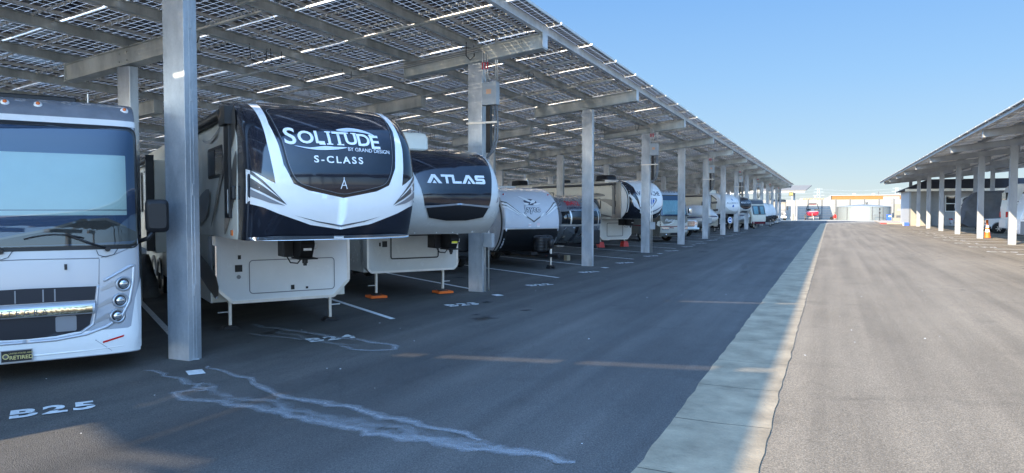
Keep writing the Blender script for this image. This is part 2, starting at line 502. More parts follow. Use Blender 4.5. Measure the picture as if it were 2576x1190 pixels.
def interp(pts, z):
    """smooth y(z) through (z, y) control points"""
    if z <= pts[0][0]: return pts[0][1]
    if z >= pts[-1][0]: return pts[-1][1]
    for i in range(len(pts) - 1):
        if pts[i][0] <= z <= pts[i + 1][0]:
            z0, y0 = pts[i]; z1, y1 = pts[i + 1]
            h = z1 - z0; t = (z - z0) / h
            m0 = (y1 - pts[i - 1][1]) / (z1 - pts[i - 1][0]) if i > 0 else (y1 - y0) / h
            m1 = (pts[i + 2][1] - y0) / (pts[i + 2][0] - z0) if i + 2 < len(pts) else (y1 - y0) / h
            return ((2 * t ** 3 - 3 * t * t + 1) * y0 + (t ** 3 - 2 * t * t + t) * h * m0 + (-2 * t ** 3 + 3 * t * t) * y1 + (t ** 3 - t * t) * h * m1)

def nose(prof, hw, D, n=3.0):
    """front panel surface of a vehicle whose front faces local -Y"""
    def S(x, z, off=0.0):
        u = min(1.0, abs(x) / hw)
        y = interp(prof, z) + D * (1 - (1 - u ** n) ** (1 / n))
        if off:
            e = 1e-3
            def q(xx, zz):
                uu = min(.9999, abs(xx) / hw)
                return interp(prof, zz) + D * (1 - (1 - uu ** n) ** (1 / n))
            dx = (q(x + e, z) - q(x - e, z)) / (2 * e); dz = (q(x, z + e) - q(x, z - e)) / (2 * e)
            nn = Vector((dx, -1, dz)).normalized()
            return (x + nn.x * off, y + nn.y * off, z + nn.z * off)
        return (x, y, z)
    return S

def nose_mesh(mb, S, hw, z0, z1, yback, nx=44, nz=44, mi=0, close=True):
    us = []
    for i in range(nx + 1):
        s_ = -1 + 2 * i / nx
        us.append(math.copysign(1 - (1 - abs(s_)) ** 1.9, s_))
    zs = [z0 + (z1 - z0) * (1 - (1 - j / nz) ** 1.35) for j in range(nz + 1)]
    rows = [[S(u * hw, z) for u in us] for z in zs]
    n = nx + 1
    vs = [v for r in rows for v in r]
    fs = [(j * n + i, j * n + i + 1, (j + 1) * n + i + 1, (j + 1) * n + i) for j in range(nz) for i in range(nx)]
    mb.add(vs, fs, mi, True)
    if close:
        ring = [rows[0][i] for i in range(n)] + [rows[j][n - 1] for j in range(1, nz + 1)] + [rows[nz][i] for i in range(n - 2, -1, -1)] + [rows[j][0] for j in range(nz - 1, 0, -1)]
        back = [(x, yback, z) for x, y, z in ring]
        m_ = len(ring)
        mb.add(ring + back, [(i, (i + 1) % m_, m_ + (i + 1) % m_, m_ + i) for i in range(m_)], mi, False)
    return mb
U = Vector((.8387, -.5446)); V = Vector((.5446, .8387)); RZ = R(57)     # stall heading, across, and turn of a parked vehicle
def stall(j, lat=0.0, t=0.0):
    c = Vector((-7.7, 4.63 + 4.55 * (25 - j))) + U * t + V * lat
    return c
# ================================================================ ground
def ground_sheet(name, pts, z, m, kind='structure'):
    return flat_poly(name, pts, z, m, kind)
ground_sheet('ground', [(-700, -300), (700, -300), (700, 900), (-700, 900)], 0.0, ASPH_SHADE)
ground_sheet('road', [(-.54, -60), (60, -60), (60, 160), (6, 150), (-.5, 118.5)], 0.004, ASPH_SUN)
# concrete gutter: slabs with open joints
mb = MB(); y = -40.0
def gedge(x, yy): return x + .006 * math.sin(yy * 1.3 + x) + .005 * math.sin(yy * 7.3 + 2 * x) + .005 * math.sin(yy * 23.0) + .004 * math.sin(yy * 61.0)
while y < 118:
    y1 = y + 1.52; j = .006; n = 8
    for k in range(n):
        a_ = y + j + (1.52 - 2 * j) * k / n; b_ = y + j + (1.52 - 2 * j) * (k + 1) / n
        mb.add([(gedge(-1.41, a_), a_, .010), (-.97, a_, .002), (gedge(-.50, a_), a_, .010), (gedge(-.50, b_), b_, .010), (-.97, b_, .002), (gedge(-1.41, b_), b_, .010)], [(0, 1, 4, 5), (1, 2, 3, 4)])
    y = y1
gut = mb.build('gutter', CONC, fix=False); tag(gut, kind='structure')
for v in gut.data.vertices: v.co.z += .006
ground_sheet('gutter_joint_bed', [(-1.37, -40), (-.55, -40), (-.55, 118.5), (-1.37, 118.5)], .0035, DARKMET)
ground_sheet('gutter_bend', [(-1.3, 118.4), (-.5, 118.4), (.6, 122.5), (7.6, 140.2), (7.2, 140.6), (-.4, 123.2)], .012, CONC_W)
ground_sheet('concrete_apron', [(-60, 147), (3.2, 147), (5.2, 143.5), (12, 143.5), (12, 167), (-60, 167)], .008, CONC_W)

# pale mineral streaks dried on the asphalt
SALT = bpy.data.materials.new("salt_stain")
nt, N, L, p = nodes_of(SALT)
out = [n for n in N if n.type == 'OUTPUT_MATERIAL'][0]
tc = N.new("ShaderNodeTexCoord"); nz = N.new("ShaderNodeTexNoise"); nz.inputs["Scale"].default_value = 14; nz.inputs["Detail"].default_value = 9
nz.inputs["Roughness"].default_value = .75; L.new(tc.outputs["Object"], nz.inputs["Vector"])
uvn = N.new("ShaderNodeUVMap"); uvn.uv_map = "edge"; sp_ = N.new("ShaderNodeSeparateXYZ"); L.new(uvn.outputs[0], sp_.inputs[0])
pw = N.new("ShaderNodeMath"); pw.operation = 'POWER'; L.new(sp_.outputs[0], pw.inputs[0]); pw.inputs[1].default_value = .9
ad = N.new("ShaderNodeMath"); ad.operation = 'ADD'; L.new(nz.outputs[0], ad.inputs[0]); L.new(pw.outputs[0], ad.inputs[1])
mr = N.new("ShaderNodeMapRange"); mr.inputs[1].default_value = .92; mr.inputs[2].default_value = 1.55; mr.inputs[4].default_value = .52
L.new(ad.outputs[0], mr.inputs[0])
p.inputs["Base Color"].default_value = (.42, .43, .44, 1); p.inputs["Roughness"].default_value = .9
trn = N.new("ShaderNodeBsdfTransparent"); ms = N.new("ShaderNodeMixShader")
L.new(mr.outputs[0], ms.inputs[0]); L.new(trn.outputs[0], ms.inputs[1]); L.new(p.outputs[0], ms.inputs[2]); L.new(ms.outputs[0], out.inputs[0])
def stain(path, w0, w1, z=.012, amp=.16, seed=1, peak=1):
    rn = random.Random(seed); pts = []
    for i in range(len(path) - 1):
        a = Vector(path[i]); b = Vector(path[i + 1]); n = max(2, int((b - a).length / .12))
        for k in range(n): pts.append(a.lerp(b, k / n))
    pts.append(Vector(path[-1])); vs = []; us = []
    off = 0
    for i, q in enumerate(pts):
        t = i / (len(pts) - 1); d = (pts[min(i + 1, len(pts) - 1)] - pts[max(i - 1, 0)]).normalized(); nrm = Vector((-d.y, d.x))
        off = .75 * off + rn.uniform(-amp, amp) * .45
        w = 1.7 * (w0 + (w1 - w0) * t) * rn.uniform(.75, 1.25) * math.sin(math.pi * min(1, max(.02, (t + .06) * .94))) ** .3
        c = q + nrm * off
        for s_, u in ((-1, 0), (-.2, peak), (1, 0)):
            e = c + nrm * w * s_; vs.append((e.x, e.y, z)); us.append(u)
    fs = []
    for i in range(len(pts) - 1):
        for k in range(2): fs.append((i * 3 + k, i * 3 + k + 1, i * 3 + k + 4, i * 3 + k + 3))
    return vs, fs, us
allv = []; allf = []; allu = []
for path, w0, w1, sd in (([(-8.1, 6.5), (-7.35, 6.25), (-6.9, 6.13), (-6.55, 6.0), (-6.75, 5.78), (-5.5, 5.62), (-4.7, 5.6), (-4.14, 5.56), (-3.3, 5.46), (-2.6, 5.45), (-1.9, 5.5)], .07, .16, 1),
                     ([(-7.6, 6.9), (-7.0, 6.7), (-6.33, 6.49), (-5.8, 6.3), (-5.26, 6.09), (-4.6, 6.02), (-4.2, 5.95), (-3.6, 5.85), (-2.9, 5.6)], .06, .11, 2),
                     ([(-9.6, 9.9), (-8.8, 9.6), (-8.1, 9.5), (-7.47, 9.34), (-6.8, 9.3), (-6.2, 9.15), (-6.05, 8.95), (-6.4, 8.75), (-6.9, 8.8)], .10, .08, 3),
                     ([(-8.9, 9.0), (-8.2, 9.1), (-7.5, 8.95)], .05, .05, 6), ([(-6.9, 6.25), (-6.0, 6.0), (-5.0, 5.82), (-4.0, 5.72), (-2.9, 5.55), (-2.0, 5.5)], .16, .16, 7), ([(-8.6, 9.45), (-7.6, 9.15), (-6.6, 9.0)], .14, .12, 8)):
    vs, fs, us = stain(path, w0, w1, z=.009 + .001 * sd, seed=sd, peak=.72 if sd > 6 else 1)
    o_ = len(allv); allv += vs; allf += [[i + o_ for i in f] for f in fs]; allu += us
me = bpy.data.meshes.new("salt_streaks"); me.from_pydata(allv, [], allf); me.materials.append(SALT)
ul = me.uv_layers.new(name="edge")
for lp in me.loops: ul.data[lp.index].uv = (allu[lp.vertex_index], 0)
o = bpy.data.objects.new("salt_streaks", me); COL.objects.link(o); tag(o, kind='structure')

# dark drips of oil where vehicles stand
OIL = bpy.data.materials.new("oil_stain")
nt, N, L, p = nodes_of(OIL)
out = [n for n in N if n.type == 'OUTPUT_MATERIAL'][0]
tc = N.new("ShaderNodeTexCoord"); nz = N.new("ShaderNodeTexNoise"); nz.inputs["Scale"].default_value = 5; nz.inputs["Detail"].default_value = 6
L.new(tc.outputs["Object"], nz.inputs["Vector"])
uvn = N.new("ShaderNodeUVMap"); uvn.uv_map = "edge"; sp_ = N.new("ShaderNodeSeparateXYZ"); L.new(uvn.outputs[0], sp_.inputs[0])
ad = N.new("ShaderNodeMath"); ad.operation = 'ADD'; L.new(nz.outputs[0], ad.inputs[0]); L.new(sp_.outputs[0], ad.inputs[1])
mr = N.new("ShaderNodeMapRange"); mr.inputs[1].default_value = .75; mr.inputs[2].default_value = 1.35; mr.inputs[4].default_value = .6
L.new(ad.outputs[0], mr.inputs[0]); p.inputs["Base Color"].default_value = (.018, .018, .019, 1); p.inputs["Roughness"].default_value = .45
trn = N.new("ShaderNodeBsdfTransparent"); ms = N.new("ShaderNodeMixShader")
L.new(mr.outputs[0], ms.inputs[0]); L.new(trn.outputs[0], ms.inputs[1]); L.new(p.outputs[0], ms.inputs[2]); L.new(ms.outputs[0], out.inputs[0])
rn_ = random.Random(41); vs_ = []; fs_ = []; us_ = []
for q in range(34):
    if q < 24: c = stall(rn_.randint(17, 25), rn_.uniform(-1.1, 1.1), rn_.uniform(-3, 2.2)); x, y = c.x, c.y
    else: x, y = rn_.uniform(1, 7), rn_.uniform(6, 40)
    if x < 0 and y < 6.2: continue
    r_ = rn_.uniform(.08, .38) * (.6 if q >= 24 else 1); o_ = len(vs_); vs_.append((x, y, .0064)); us_.append(1)
    for k in range(14):
        a_ = 2 * math.pi * k / 14; rr_ = r_ * rn_.uniform(.7, 1.25); vs_.append((x + rr_ * math.cos(a_), y + rr_ * math.sin(a_) * 1.3, .0064)); us_.append(0)
    fs_ += [(o_, o_ + 1 + k, o_ + 1 + (k + 1) % 14) for k in range(14)]
me = bpy.data.meshes.new("oil_stains"); me.from_pydata(vs_, [], fs_); me.materials.append(OIL)
ul = me.uv_layers.new(name="edge")
for lp in me.loops: ul.data[lp.index].uv = (us_[lp.vertex_index], 0)
o = bpy.data.objects.new("oil_stains", me); COL.objects.link(o); tag(o, kind='structure')
# scraps and pale chips lying on the asphalt
rn_ = random.Random(31); mb = MB()
for q in range(46):
    x = rn_.uniform(-9, 6); y = rn_.uniform(3.5, 22); r_ = rn_.uniform(.006, .022); a_ = rn_.uniform(0, 6.3)
    if -1.5 < x < -.4: continue
    mb.add([(x + r_ * math.cos(a_ + k) * (1 if k % 2 else .6), y + r_ * math.sin(a_ + k) * (1 if k % 2 else .6), .013 + .004 * (k % 2)) for k in range(6)], [list(range(6))])
tag(mb.build('pale_chips', WHITEP, fix=False), kind='structure')
# tarred cracks wandering along the lane
TAR = mat("crack_tar", (.022, .022, .024), .6)
rn_ = random.Random(21); mb = MB()
for x0, ya, yb, w in ((-2.6, 24, 44, .022), (-3.4, 40, 66, .035), (-4.4, 55, 80, .05), (-2.2, 60, 96, .05)):
    x = x0; y = ya; px_, py_ = x, y
    while y < yb:
        y += rn_.uniform(.15, .45) * max(1, ya / 15); x += rn_.uniform(-.11, .12) * max(1, ya / 15) + .02
        ww = w * rn_.uniform(.35, 1.1)
        mb.add([(px_ - ww, py_, .0062), (px_ + ww, py_, .0062), (x + ww, y, .0062), (x - ww, y, .0062)], [(0, 1, 2, 3)])
        px_, py_ = x, y
tag(mb.build('tarred_cracks', TAR, fix=False), kind='structure')

# ---------------------------------------------------------------- painted stall marks
Z_MARK = .007
line0 = None
for n in range(-3, 31):
    e = Vector((-7.65, 6.9 + 4.55 * n)) - U * (.5 if n % 2 == 0 else 0); s_ = e - U * 14.0
    mb = MB(); a = V * .055
    mb.add([(*(s_ - a), Z_MARK), (*(e - a), Z_MARK), (*(e + a), Z_MARK), (*(s_ + a), Z_MARK)], [(0, 1, 2, 3)])
    o = mb.build('stall_line', WHITEP, fix=False); tag(o, kind='structure')
for k in range(-1, 15):
    c = Vector((-7.45, 6.62 + 9.1 * k)); a = U * .14; b = V * .10
    mb = MB(); mb.add([(*(c - a - b), .008), (*(c + a - b), .008), (*(c + a + b), .008), (*(c - a + b), .008)], [(0, 1, 2, 3)])
    tag(mb.build('stall_mark', WHITEP, fix=False), kind='structure')
def stencil(body, c, ang, size, cuts=True):
    bm = text_bm(body, size, bold=.018, sx=.95, spacing=1.22)
    xs = [v.co.x for v in bm.verts]
    if cuts:     # stencil bridges: thin horizontal breaks in the letters
        for zc in (-.02,):
            for lo in (zc - .018, zc + .018):
                bmesh.ops.bisect_plane(bm, geom=bm.verts[:] + bm.edges[:] + bm.faces[:], plane_co=(0, lo, 0), plane_no=(0, 1, 0))
            kill = [f for f in bm.faces if abs(f.calc_center_median().y - zc) < .018]
            bmesh.ops.delete(bm, geom=kill, context='FACES')
    rot = Matrix.Rotation(ang, 4, 'Z')
    for v in bm.verts: v.co = rot @ v.co + Vector((c[0], c[1], .009))
    me = bpy.data.meshes.new("stall_number"); bm.to_mesh(me); bm.free(); me.materials.append(WHITEP)
    o = bpy.data.objects.new("stall_number", me); COL.objects.link(o)
    return tag(o, kind='structure')
for j in range(11, 27):
    stencil("B%d" % j, (-7.4, 4.75 + 4.53 * (25 - j)), math.atan2(V.y, V.x), .46, j > 21)

# ================================================================ solar canopies
SL = .104
class Canopy:
    """rows: x of column rows; the roof plane rises towards +X"""
    pass

def ibeam(mb, p, q, w, h, t=.012, open_side=1):
    """C-section member: web and two flanges, p/q at top centre"""
    p = Vector(p); q = Vector(q); d = (q - p).normalized()
    sd = d.cross(Vector((0, 0, 1))).normalized(); up = sd.cross(d)
    mb.bar(p - up * (t / 2), q - up * (t / 2), w, t, up)
    mb.bar(p - up * (h - t / 2), q - up * (h - t / 2), w, t, up)
    o_ = sd * (w / 2 - t / 2) * -open_side * .0
    mb.bar(p - up * h / 2 + o_, q - up * h / 2 + o_, t, h - 2 * t, up)

def make_canopy(label, ox, zr0, x_hi, x_lo, purl, beams, col_h_extra, y0, y1, colY, steel, steel_b, mod_rows, ymod0, detail_to, name_group=None,
                boxes=(), gaps=(), cut=None, detail=True, maxpanels=100, cheap=False):
    """zr(x)=zr0+SL*(x-ox).  beams: list of (x_left, x_right, x_col, dY)"""
    zr = lambda x: zr0 + SL * (x - ox)
    root = thing('solar_canopy', label, 'solar canopy', (beams[0][2], colY[0], 0))
    bx, by = beams[0][2], colY[0]
    def B(mb, nm, m, par=root, bev=0):
        mb.v = [(x - (bx if par is root else 0), y - (by if par is root else 0), z) for x, y, z in mb.v] if par is root else mb.v
        return mb.build(nm, m, par, bevel=bev)
    for (xa, xb, xc, dY) in beams:
        protos = {}
        for Y in colY:
            Yc = Y + dY
            zb = lambda x: zr(x) - .60
            # column: hollow section with welded seam and lips
            mb = MB()
            mb.box(xc - .2, xc + .2, Yc - .11, Yc + .11, 0, zb(xc) - .004)
            if xc > -9 and not cheap or xc > 0:
                mb.box(xc + .2, xc + .206, Yc - .03, Yc - .012, 0.02, zb(xc) - .02)
                mb.box(xc + .2, xc + .206, Yc + .022, Yc + .04, 0.02, zb(xc) - .02)
                for wz in (.9, 2.3, 3.6, 4.6):
                    mb.box(xc + .2, xc + .212, Yc - .012, Yc + .022, wz, wz + .16)
            c = B(mb, 'column', steel)
            bv = c.modifiers.new("bevel", 'BEVEL'); bv.width = .018; bv.segments = 2; bv.limit_method = 'ANGLE'
            # cross beam
            mb = MB()
            pa = (xa, Yc, zr(xa) - .222); pb = (xb, Yc, zr(xb) - .222)
            for s_ in (-.10, .10):
                mb.bar(Vector(pa) + Vector((0, s_, -.19)), Vector(pb) + Vector((0, s_, -.19)), .012, .356)
            for dz in (-.006, -.374):
                mb.bar(Vector(pa) + Vector((0, 0, dz)), Vector(pb) + Vector((0, 0, dz)), .32, .012)
            for xe in (xa + .006, xb - .006):
                mb.box(xe - .008, xe + .008, Yc - .15, Yc + .15, zr(xe) - .59, zr(xe) - .235)
            if not cheap:
                for xs in (xc - .12, xc + .12):
                    for zz in (.50, .32): mb.cyl((xs, Yc - .106, zr(xs) - zz), (xs, Yc - .125, zr(xs) - zz), .018, n=6)
            B(mb, 'cross_beam', steel_b)
    # purlins
    Y0_ = y0
    for i, x in enumerate(purl):
        mb = MB(); z = zr(x) - .02
        y0 = max(Y0_, -8.4 - (x + 11.35) * .649) if cut else Y0_
        w = .10 if i else .12
        mb.bar((x, y0, z - .005), (x, y1, z - .005), w, .01)
        mb.bar((x, y0, z - .195), (x, y1, z - .195), w, .01)
        mb.bar((x - w / 2 + .006 if i else x + w / 2 - .006, y0, z - .10), (x - w / 2 + .006 if i else x + w / 2 - .006, y1, z - .10), .012, .18)
        if i == 0:
            mb.bar((x - w / 2 + .006, y0, z - .10), (x - w / 2 + .006, y1, z - .10), .012, .18)
        pz = B(mb, 'fascia' if i == 0 else 'purlin', (FASCIA if purl[0] < 0 else FASCIA_R) if i == 0 else steel_b)
    if detail:
        # splice plates on the fascia, bridging straps below the purlins
        for Y in colY:
            mb = MB(); x = purl[0]
            mb.box(x + .061, x + .072, Y - .16, Y + .16, zr(x) - .56, zr(x) - .03)
            B(mb, 'splice_plate', FASCIA)
            if Y < detail_to:
                for dY, xa, xb in ((3.05, -6.6, -10.3), (6.35, -6.6, -10.3), (3.6, -10.2, -15.9), (6.9, -12.0, -15.9)):
                    if x > 0: xa, xb = purl[0] + .1, purl[3]
                    mb = MB()
                    mb.bar((xa, Y + dY, zr(xa) - .255), (xb, Y + dY, zr(xb) - .255), .05, .05)
                    B(mb, 'bridging_strap', steel_b)
    # modules
    uvs = []
    def module(mb, xa, ya, xw, yl, uvl):
        za, zb_ = zr(xa), zr(xa + xw)
        t = .012
        o_ = len(mb.f)
        vs = [(xa, ya, za), (xa + xw, ya, zb_), (xa + xw, ya + yl, zb_), (xa, ya + yl, za)]
        mb.add(vs, [(0, 1, 2, 3)], 0)
        uvl.append([(0, 0), (5, 0), (5, 12), (0, 12)])
        # frame
        for (a, b, c_, d_) in ((xa, xa + xw, ya, ya + .022), (xa, xa + xw, ya + yl - .022, ya + yl), (xa, xa + .02, ya + .022, ya + yl - .022), (xa + xw - .02, xa + xw, ya + .022, ya + yl - .022)):
            z1_, z2_ = zr(a), zr(b)
            vs = [(a, c_, z1_ - .052), (b, c_, z2_ - .052), (b, d_, z2_ - .052), (a, d_, z1_ - .052), (a, c_, z1_ + .006), (b, c_, z2_ + .006), (b, d_, z2_ + .006), (a, d_, z1_ + .006)]
            fs = [(0, 3, 2, 1), (4, 5, 6, 7), (0, 1, 5, 4), (1, 2, 6, 5), (2, 3, 7, 6), (3, 0, 4, 7)]
            mb.add(vs, fs, 1)
            uvl += [[(0.5, .5)] * 4] * 6
    cells = []; trims = []; rgap = random.Random(17)
    PX = (x_hi - x_lo) / mod_rows
    nY = int((y1 - ymod0) / 2.4)
    for r in range(mod_rows):
        for c in range(nY):
            xa = x_hi - PX * (r + 1); ya = ymod0 + 2.4 * c
            if cut and cut(xa, ya):
                if not cut(xa + PX, ya + 2.4): trims.append((xa + .008, ya, PX - .016, 2.325))
                continue
            yl = 2.318 + rgap.uniform(-.018, .03)
            for g in gaps:
                if abs(ya + 2.4 - g) < .1 and r < 5: yl = 2.315 - .15
            cells.append((xa + .008, ya, PX - .016, yl))
    fwx, fwy = -.4094, .9124
    def score(c):
        x, y_, w, l = c; cx, cy = x + w / 2, y_ + l / 2
        dep = cx * fwx + cy * fwy; lat = cx * .9124 + cy * .4094
        if dep < 1: return 1e9
        px = lat / dep * 1786; py = (zr(cx) - 2.1) / dep * 1786
        if abs(px) > 1350 or py > 560: return 1e6 + dep
        return dep
    cells.sort(key=score)
    def mk(mb, uvl, nm, par):
        mb.v = [(x - bx, y_ - by, z) for x, y_, z in mb.v]
        o = mb.build(nm, [PANEL, ALU], par, fix=False)
        ul = o.data.uv_layers.new(name="cells")
        i = 0
        for pl, uu in zip(o.data.polygons, uvl):
            for li, q in zip(pl.loop_indices, uu): ul.data[li].uv = q
        return o
    for c in cells[:maxpanels]:
        mb = MB(); uvl = []; module(mb, *c, uvl); mk(mb, uvl, 'solar_panel', root)
    if cells[maxpanels:]:
        mb = MB(); uvl = []
        for c in cells[maxpanels:]: module(mb, *c, uvl)
        for (xa, ya, xw, yl) in trims:      # end modules follow the slanted edge of the roof
            yl_ = lambda x: -9.35 - (x + 11.35) * .649
            y_a, y_b = max(ya, yl_(xa)), max(ya, yl_(xa + xw))
            mb.add([(xa, min(y_a, ya + yl), zr(xa)), (xa + xw, min(y_b, ya + yl), zr(xa + xw)), (xa + xw, ya + yl, zr(xa + xw)), (xa, ya + yl, zr(xa))], [(0, 1, 2, 3)], 0)
            uvl.append([(0, 0), (5, 0), (5, 12), (0, 12)])
        o = mk(mb, uvl, 'solar_panels', root); o['kind'] = 'stuff'
    # rails under the modules with cable clips
    mb = MB(); mb2 = MB()
    for c in range(nY):
        for dy in (.60, 1.80):
            Y = ymod0 + 2.4 * c + dy
            if cut and cut(x_hi - 1, Y): continue
            for i in range(len(purl) - 1):
                xa, xb = purl[i] - .12, purl[i + 1] + .12
                if cut and cut(xb, Y): continue
                mb.bar((xa, Y, zr(xa) - .045), (xb, Y, zr(xb) - .060), .045, .03)
                if Y < detail_to and detail:
                    n = 9
                    for k in range(n):
                        x = xa + (xb - xa) * (k + .5) / n
                        mb2.box(x - .014, x + .014, Y - .045, Y - .024, zr(x) - .12, zr(x) - .05)
    o = B(mb, 'module_rails', ALU); o['kind'] = 'stuff'
    if mb2.f:
        o = B(mb2, 'cable_clips', CLIP); o['kind'] = 'stuff'
    # slack cable loops tied below the purlins
    if detail:
        rc = random.Random(9)
        for q in range(26):
            i = rc.randint(1, 6); x = purl[i] + rc.uniform(-.05, .05); Y = rc.uniform(4, 34); z = zr(x) - .25
            mb = MB(); a_ = rc.uniform(.12, .35); d_ = rc.uniform(.12, .34)
            mb.tube([(x, Y - a_, z + .1), (x - .04, Y - a_ * .7, z - d_ * .7), (x, Y, z - d_), (x + .04, Y + a_ * .7, z - d_ * .6), (x, Y + a_, z + .1)], .011, 5)
            B(mb, 'cable_loop', BLACK)
    # junction boxes with conduits on alternate columns
    for k in boxes:
        Y = colY[k]; xc = beams[0][2]
        e = bpy.data.objects.new('x', None); bpy.data.objects.remove(e)
        X0 = xc + .2
        mb = MB(); mb.box(X0 + .01, X0 + .40, Y - .12, Y + .08, 4.75, 5.32)
        jb = B(mb, 'junction_box', JBOX)
        mb = MB(); mb.box(X0 + .12 - bx, X0 + .26 - bx, Y - .124 - by, Y - .1205 - by, 5.02, 5.14); mb.build('warning_label', WLAB, jb)
        mb = MB(); mb.box(X0 + .08, X0 + .20, Y - .06, Y + .06, 3.55, 4.74)
        B(mb, 'cable_channel', BLACK)
        for q, dx in enumerate((.30, .37)):
            mb = MB()
            pts = [(X0 + dx, Y - .03, 4.75), (X0 + dx + .03, Y - .03, 4.3), (X0 + dx + .02, Y - .03, 3.9), (X0 + dx - .06, Y - .03, 3.62), (X0 + dx - .18, Y - .03, 3.5), (X0 + .1, Y - .03, 3.42)]
            mb.tube([Vector(p_) for p_ in pts], .026, 8)
            B(mb, 'flexible_conduit', FLEX)
        for q, dx in enumerate((.05, .11)):
            mb = MB(); mb.tube([(X0 + dx, Y - .05 + q * .08, 3.5), (X0 + dx, Y - .05 + q * .08, .02)], .022, 8)
            B(mb, 'conduit', ALU)
        mb = MB(); mb.box(X0 + .02, X0 + .26, Y - .1, Y + .06, 1.15, 1.5)
        B(mb, 'junction_box', JBOX)
        for q in range(3):
            x = X0 + .06 + q * .07; zt = zr(x) - .27 - .05 * q
            mb = MB(); mb.tube([(x, Y - .05, 5.3), (x, Y - .20, 5.5), (x, Y - .20, zt - .12), (x - .12, Y - .20, zt), (x - 3.5 - q * 3, Y - .20, zr(x - 3.5 - q * 3) - .27 - .05 * q)], .016, 8)
            B(mb, 'conduit', ALU)
            mb = MB(); mb.cyl((x, Y - .20, 5.62), (x, Y - .20, 5.80), .020, n=8)
            B(mb, 'red_sleeve', REDTAPE)
        mb = MB(); x = X0 + .33; mb.tube([(x, Y, 5.32), (x, Y, zr(x) - .05)], .02, 8); mb.tube([(x + .05, Y, 5.32), (x + .05, Y, zr(x) - .05)], .015, 8)
        B(mb, 'conduit', ALU)
        mb = MB(); mb.box(xc - .24, X0 + .42, Y - .135, Y - .112, 4.28, 4.33); mb.box(xc - .24, xc - .21, Y - .112, Y + .15, 4.28, 4.33)
        B(mb, 'strap_channel', ALU)
    return root

JBOX = mat("junction_box_grey", (.42, .44, .45), .45, metal=.2, var=.08)
FLEX = mat("flexible_conduit_grey", (.16, .17, .18), .5)
WLAB = mat("warning_label", (.75, .42, .25), .5)
REDTAPE = mat("red_sleeve", (.6, .05, .06), .5)
NEAR = lambda x, y: ((x + 11.35) * .5446 + (y + 9.35) * .8387) < 0        # roof ends along the slanted stall line
purl_l = [-6.5, -8.4, -10.2, -12.1, -13.97, -15.85, -17.7, -19.6, -21.4]
# roof block of the B row
make_canopy('long galvanised solar canopy over the row of motorhomes left of the lane', -6.5, 6.62, -6.06, -21.95, purl_l,
            [(-10.4, -6.44, -8.3, 0), (-16.0, -12.1, -14.1, 3.65), (-21.6, -17.6, -19.6, 7.3)], 0, -13.5, 138.2,
            [7.2 + 9.1 * k for k in range(0, 15)], STEEL, STEEL_B, 17, 2.07 - 2.4 * 7, 95, boxes=(1, 3, 5, 7, 9, 11, 13),
            gaps=(2.07, -5.13), cut=NEAR)
make_canopy('farther galvanised solar canopy seen behind the first over the back row', -24.6, 6.62, -24.1, -40.0, [x - 18.0 for x in purl_l],
            [(-28.4, -24.4, -26.3, 0), (-34.0, -30.1, -32.1, 3.65), (-39.6, -35.6, -37.6, 7.3)], 0, -5.0, 138.2,
            [7.2 + 9.1 * k for k in range(0, 15)], STEEL, STEEL_B, 17, 2.07 - 2.4 * 3, 40, detail=False, maxpanels=0, cheap=True)
purl_r = [6.62, 8.4, 10.3, 12.2, 14.1, 16.0, 17.9, 19.8, 21.7]
make_canopy('grey painted solar canopy over the parked vehicles right of the lane', 6.5, 6.22, 22.3, 6.42, purl_r,
            [(6.72, 12.3, 10.0, 0), (14.0, 18.0, 16.0, 0), (19.7, 22.0, 21.5, 0)], 0, -9.0, 118.5,
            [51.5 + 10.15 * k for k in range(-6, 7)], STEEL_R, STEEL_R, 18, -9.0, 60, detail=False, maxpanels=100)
# ================================================================ parked vehicles
LGREY = mat("light_grey_gelcoat", (.64, .64, .61), .22, coat=.5, var=.04)
BEIGE = mat("beige_gelcoat", (.64, .59, .48), .25, coat=.4, var=.05, vscale=1.5)
TAUPE = mat("taupe_graphic", (.09, .08, .068), .3, coat=.4)
MIDGREY = mat("mid_grey_graphic", (.22, .23, .25), .3, coat=.4)
GREYROOF = mat("dusty_grey_roof", (.20, .22, .26), .45, var=.15, dirt=.2)
BLIND = mat("teal_blind", (.60, .70, .64), .8, var=.03)
BLINDW = mat("pale_curtain", (.30, .48, .52), .8, var=.2, stretch=(14, 14, .2), vscale=1.2)
DARKINT = mat("dark_interior", (.03, .075, .16), .6)
DASH = mat("dashboard", (.03, .032, .03), .7)
TYRE = RUBBER
BRUSHED = mat("brushed_aluminium_skin", (.42, .44, .46), .24, metal=.85, var=.08, vscale=2)
GOLD_REFL = mat("gold_reflection_tint", (.80, .68, .46), .10, metal=1.0, var=.15, vscale=4)
MESHG = mat("grille_mesh", (.02, .022, .03), .5, metal=.3)
NAVYBLUE = mat("navy_stripe", (.015, .03, .14), .25, coat=.5)
BURG = mat("burgundy_stripe", (.16, .02, .03), .25, coat=.5)
BLUELOGO = mat("blue_emblem", (.03, .12, .42), .25, coat=.4)
SILVTXT = mat("silver_lettering", (.70, .74, .80), .3, metal=.2)
WHTXT = mat("white_lettering", (.82, .84, .86), .35)
DKTXT = mat("dark_lettering", (.05, .06, .10), .4)
REDTXT = mat("red_lettering", (.62, .05, .07), .5)
LENS = mat("headlamp_lens", (.75, .78, .82), .05, metal=.9)
DIMPLE = mat("satin_bezel", (.40, .42, .45), .3, metal=.5)
ORP = ORANGE
BROWNT = mat("weathered_canvas", (.11, .115, .12), .85, var=.25, vscale=3, bump=.6, bscale=5)

def place(j, t0, e):
    c = stall(j, e, t0); return (c.x, c.y, 0)

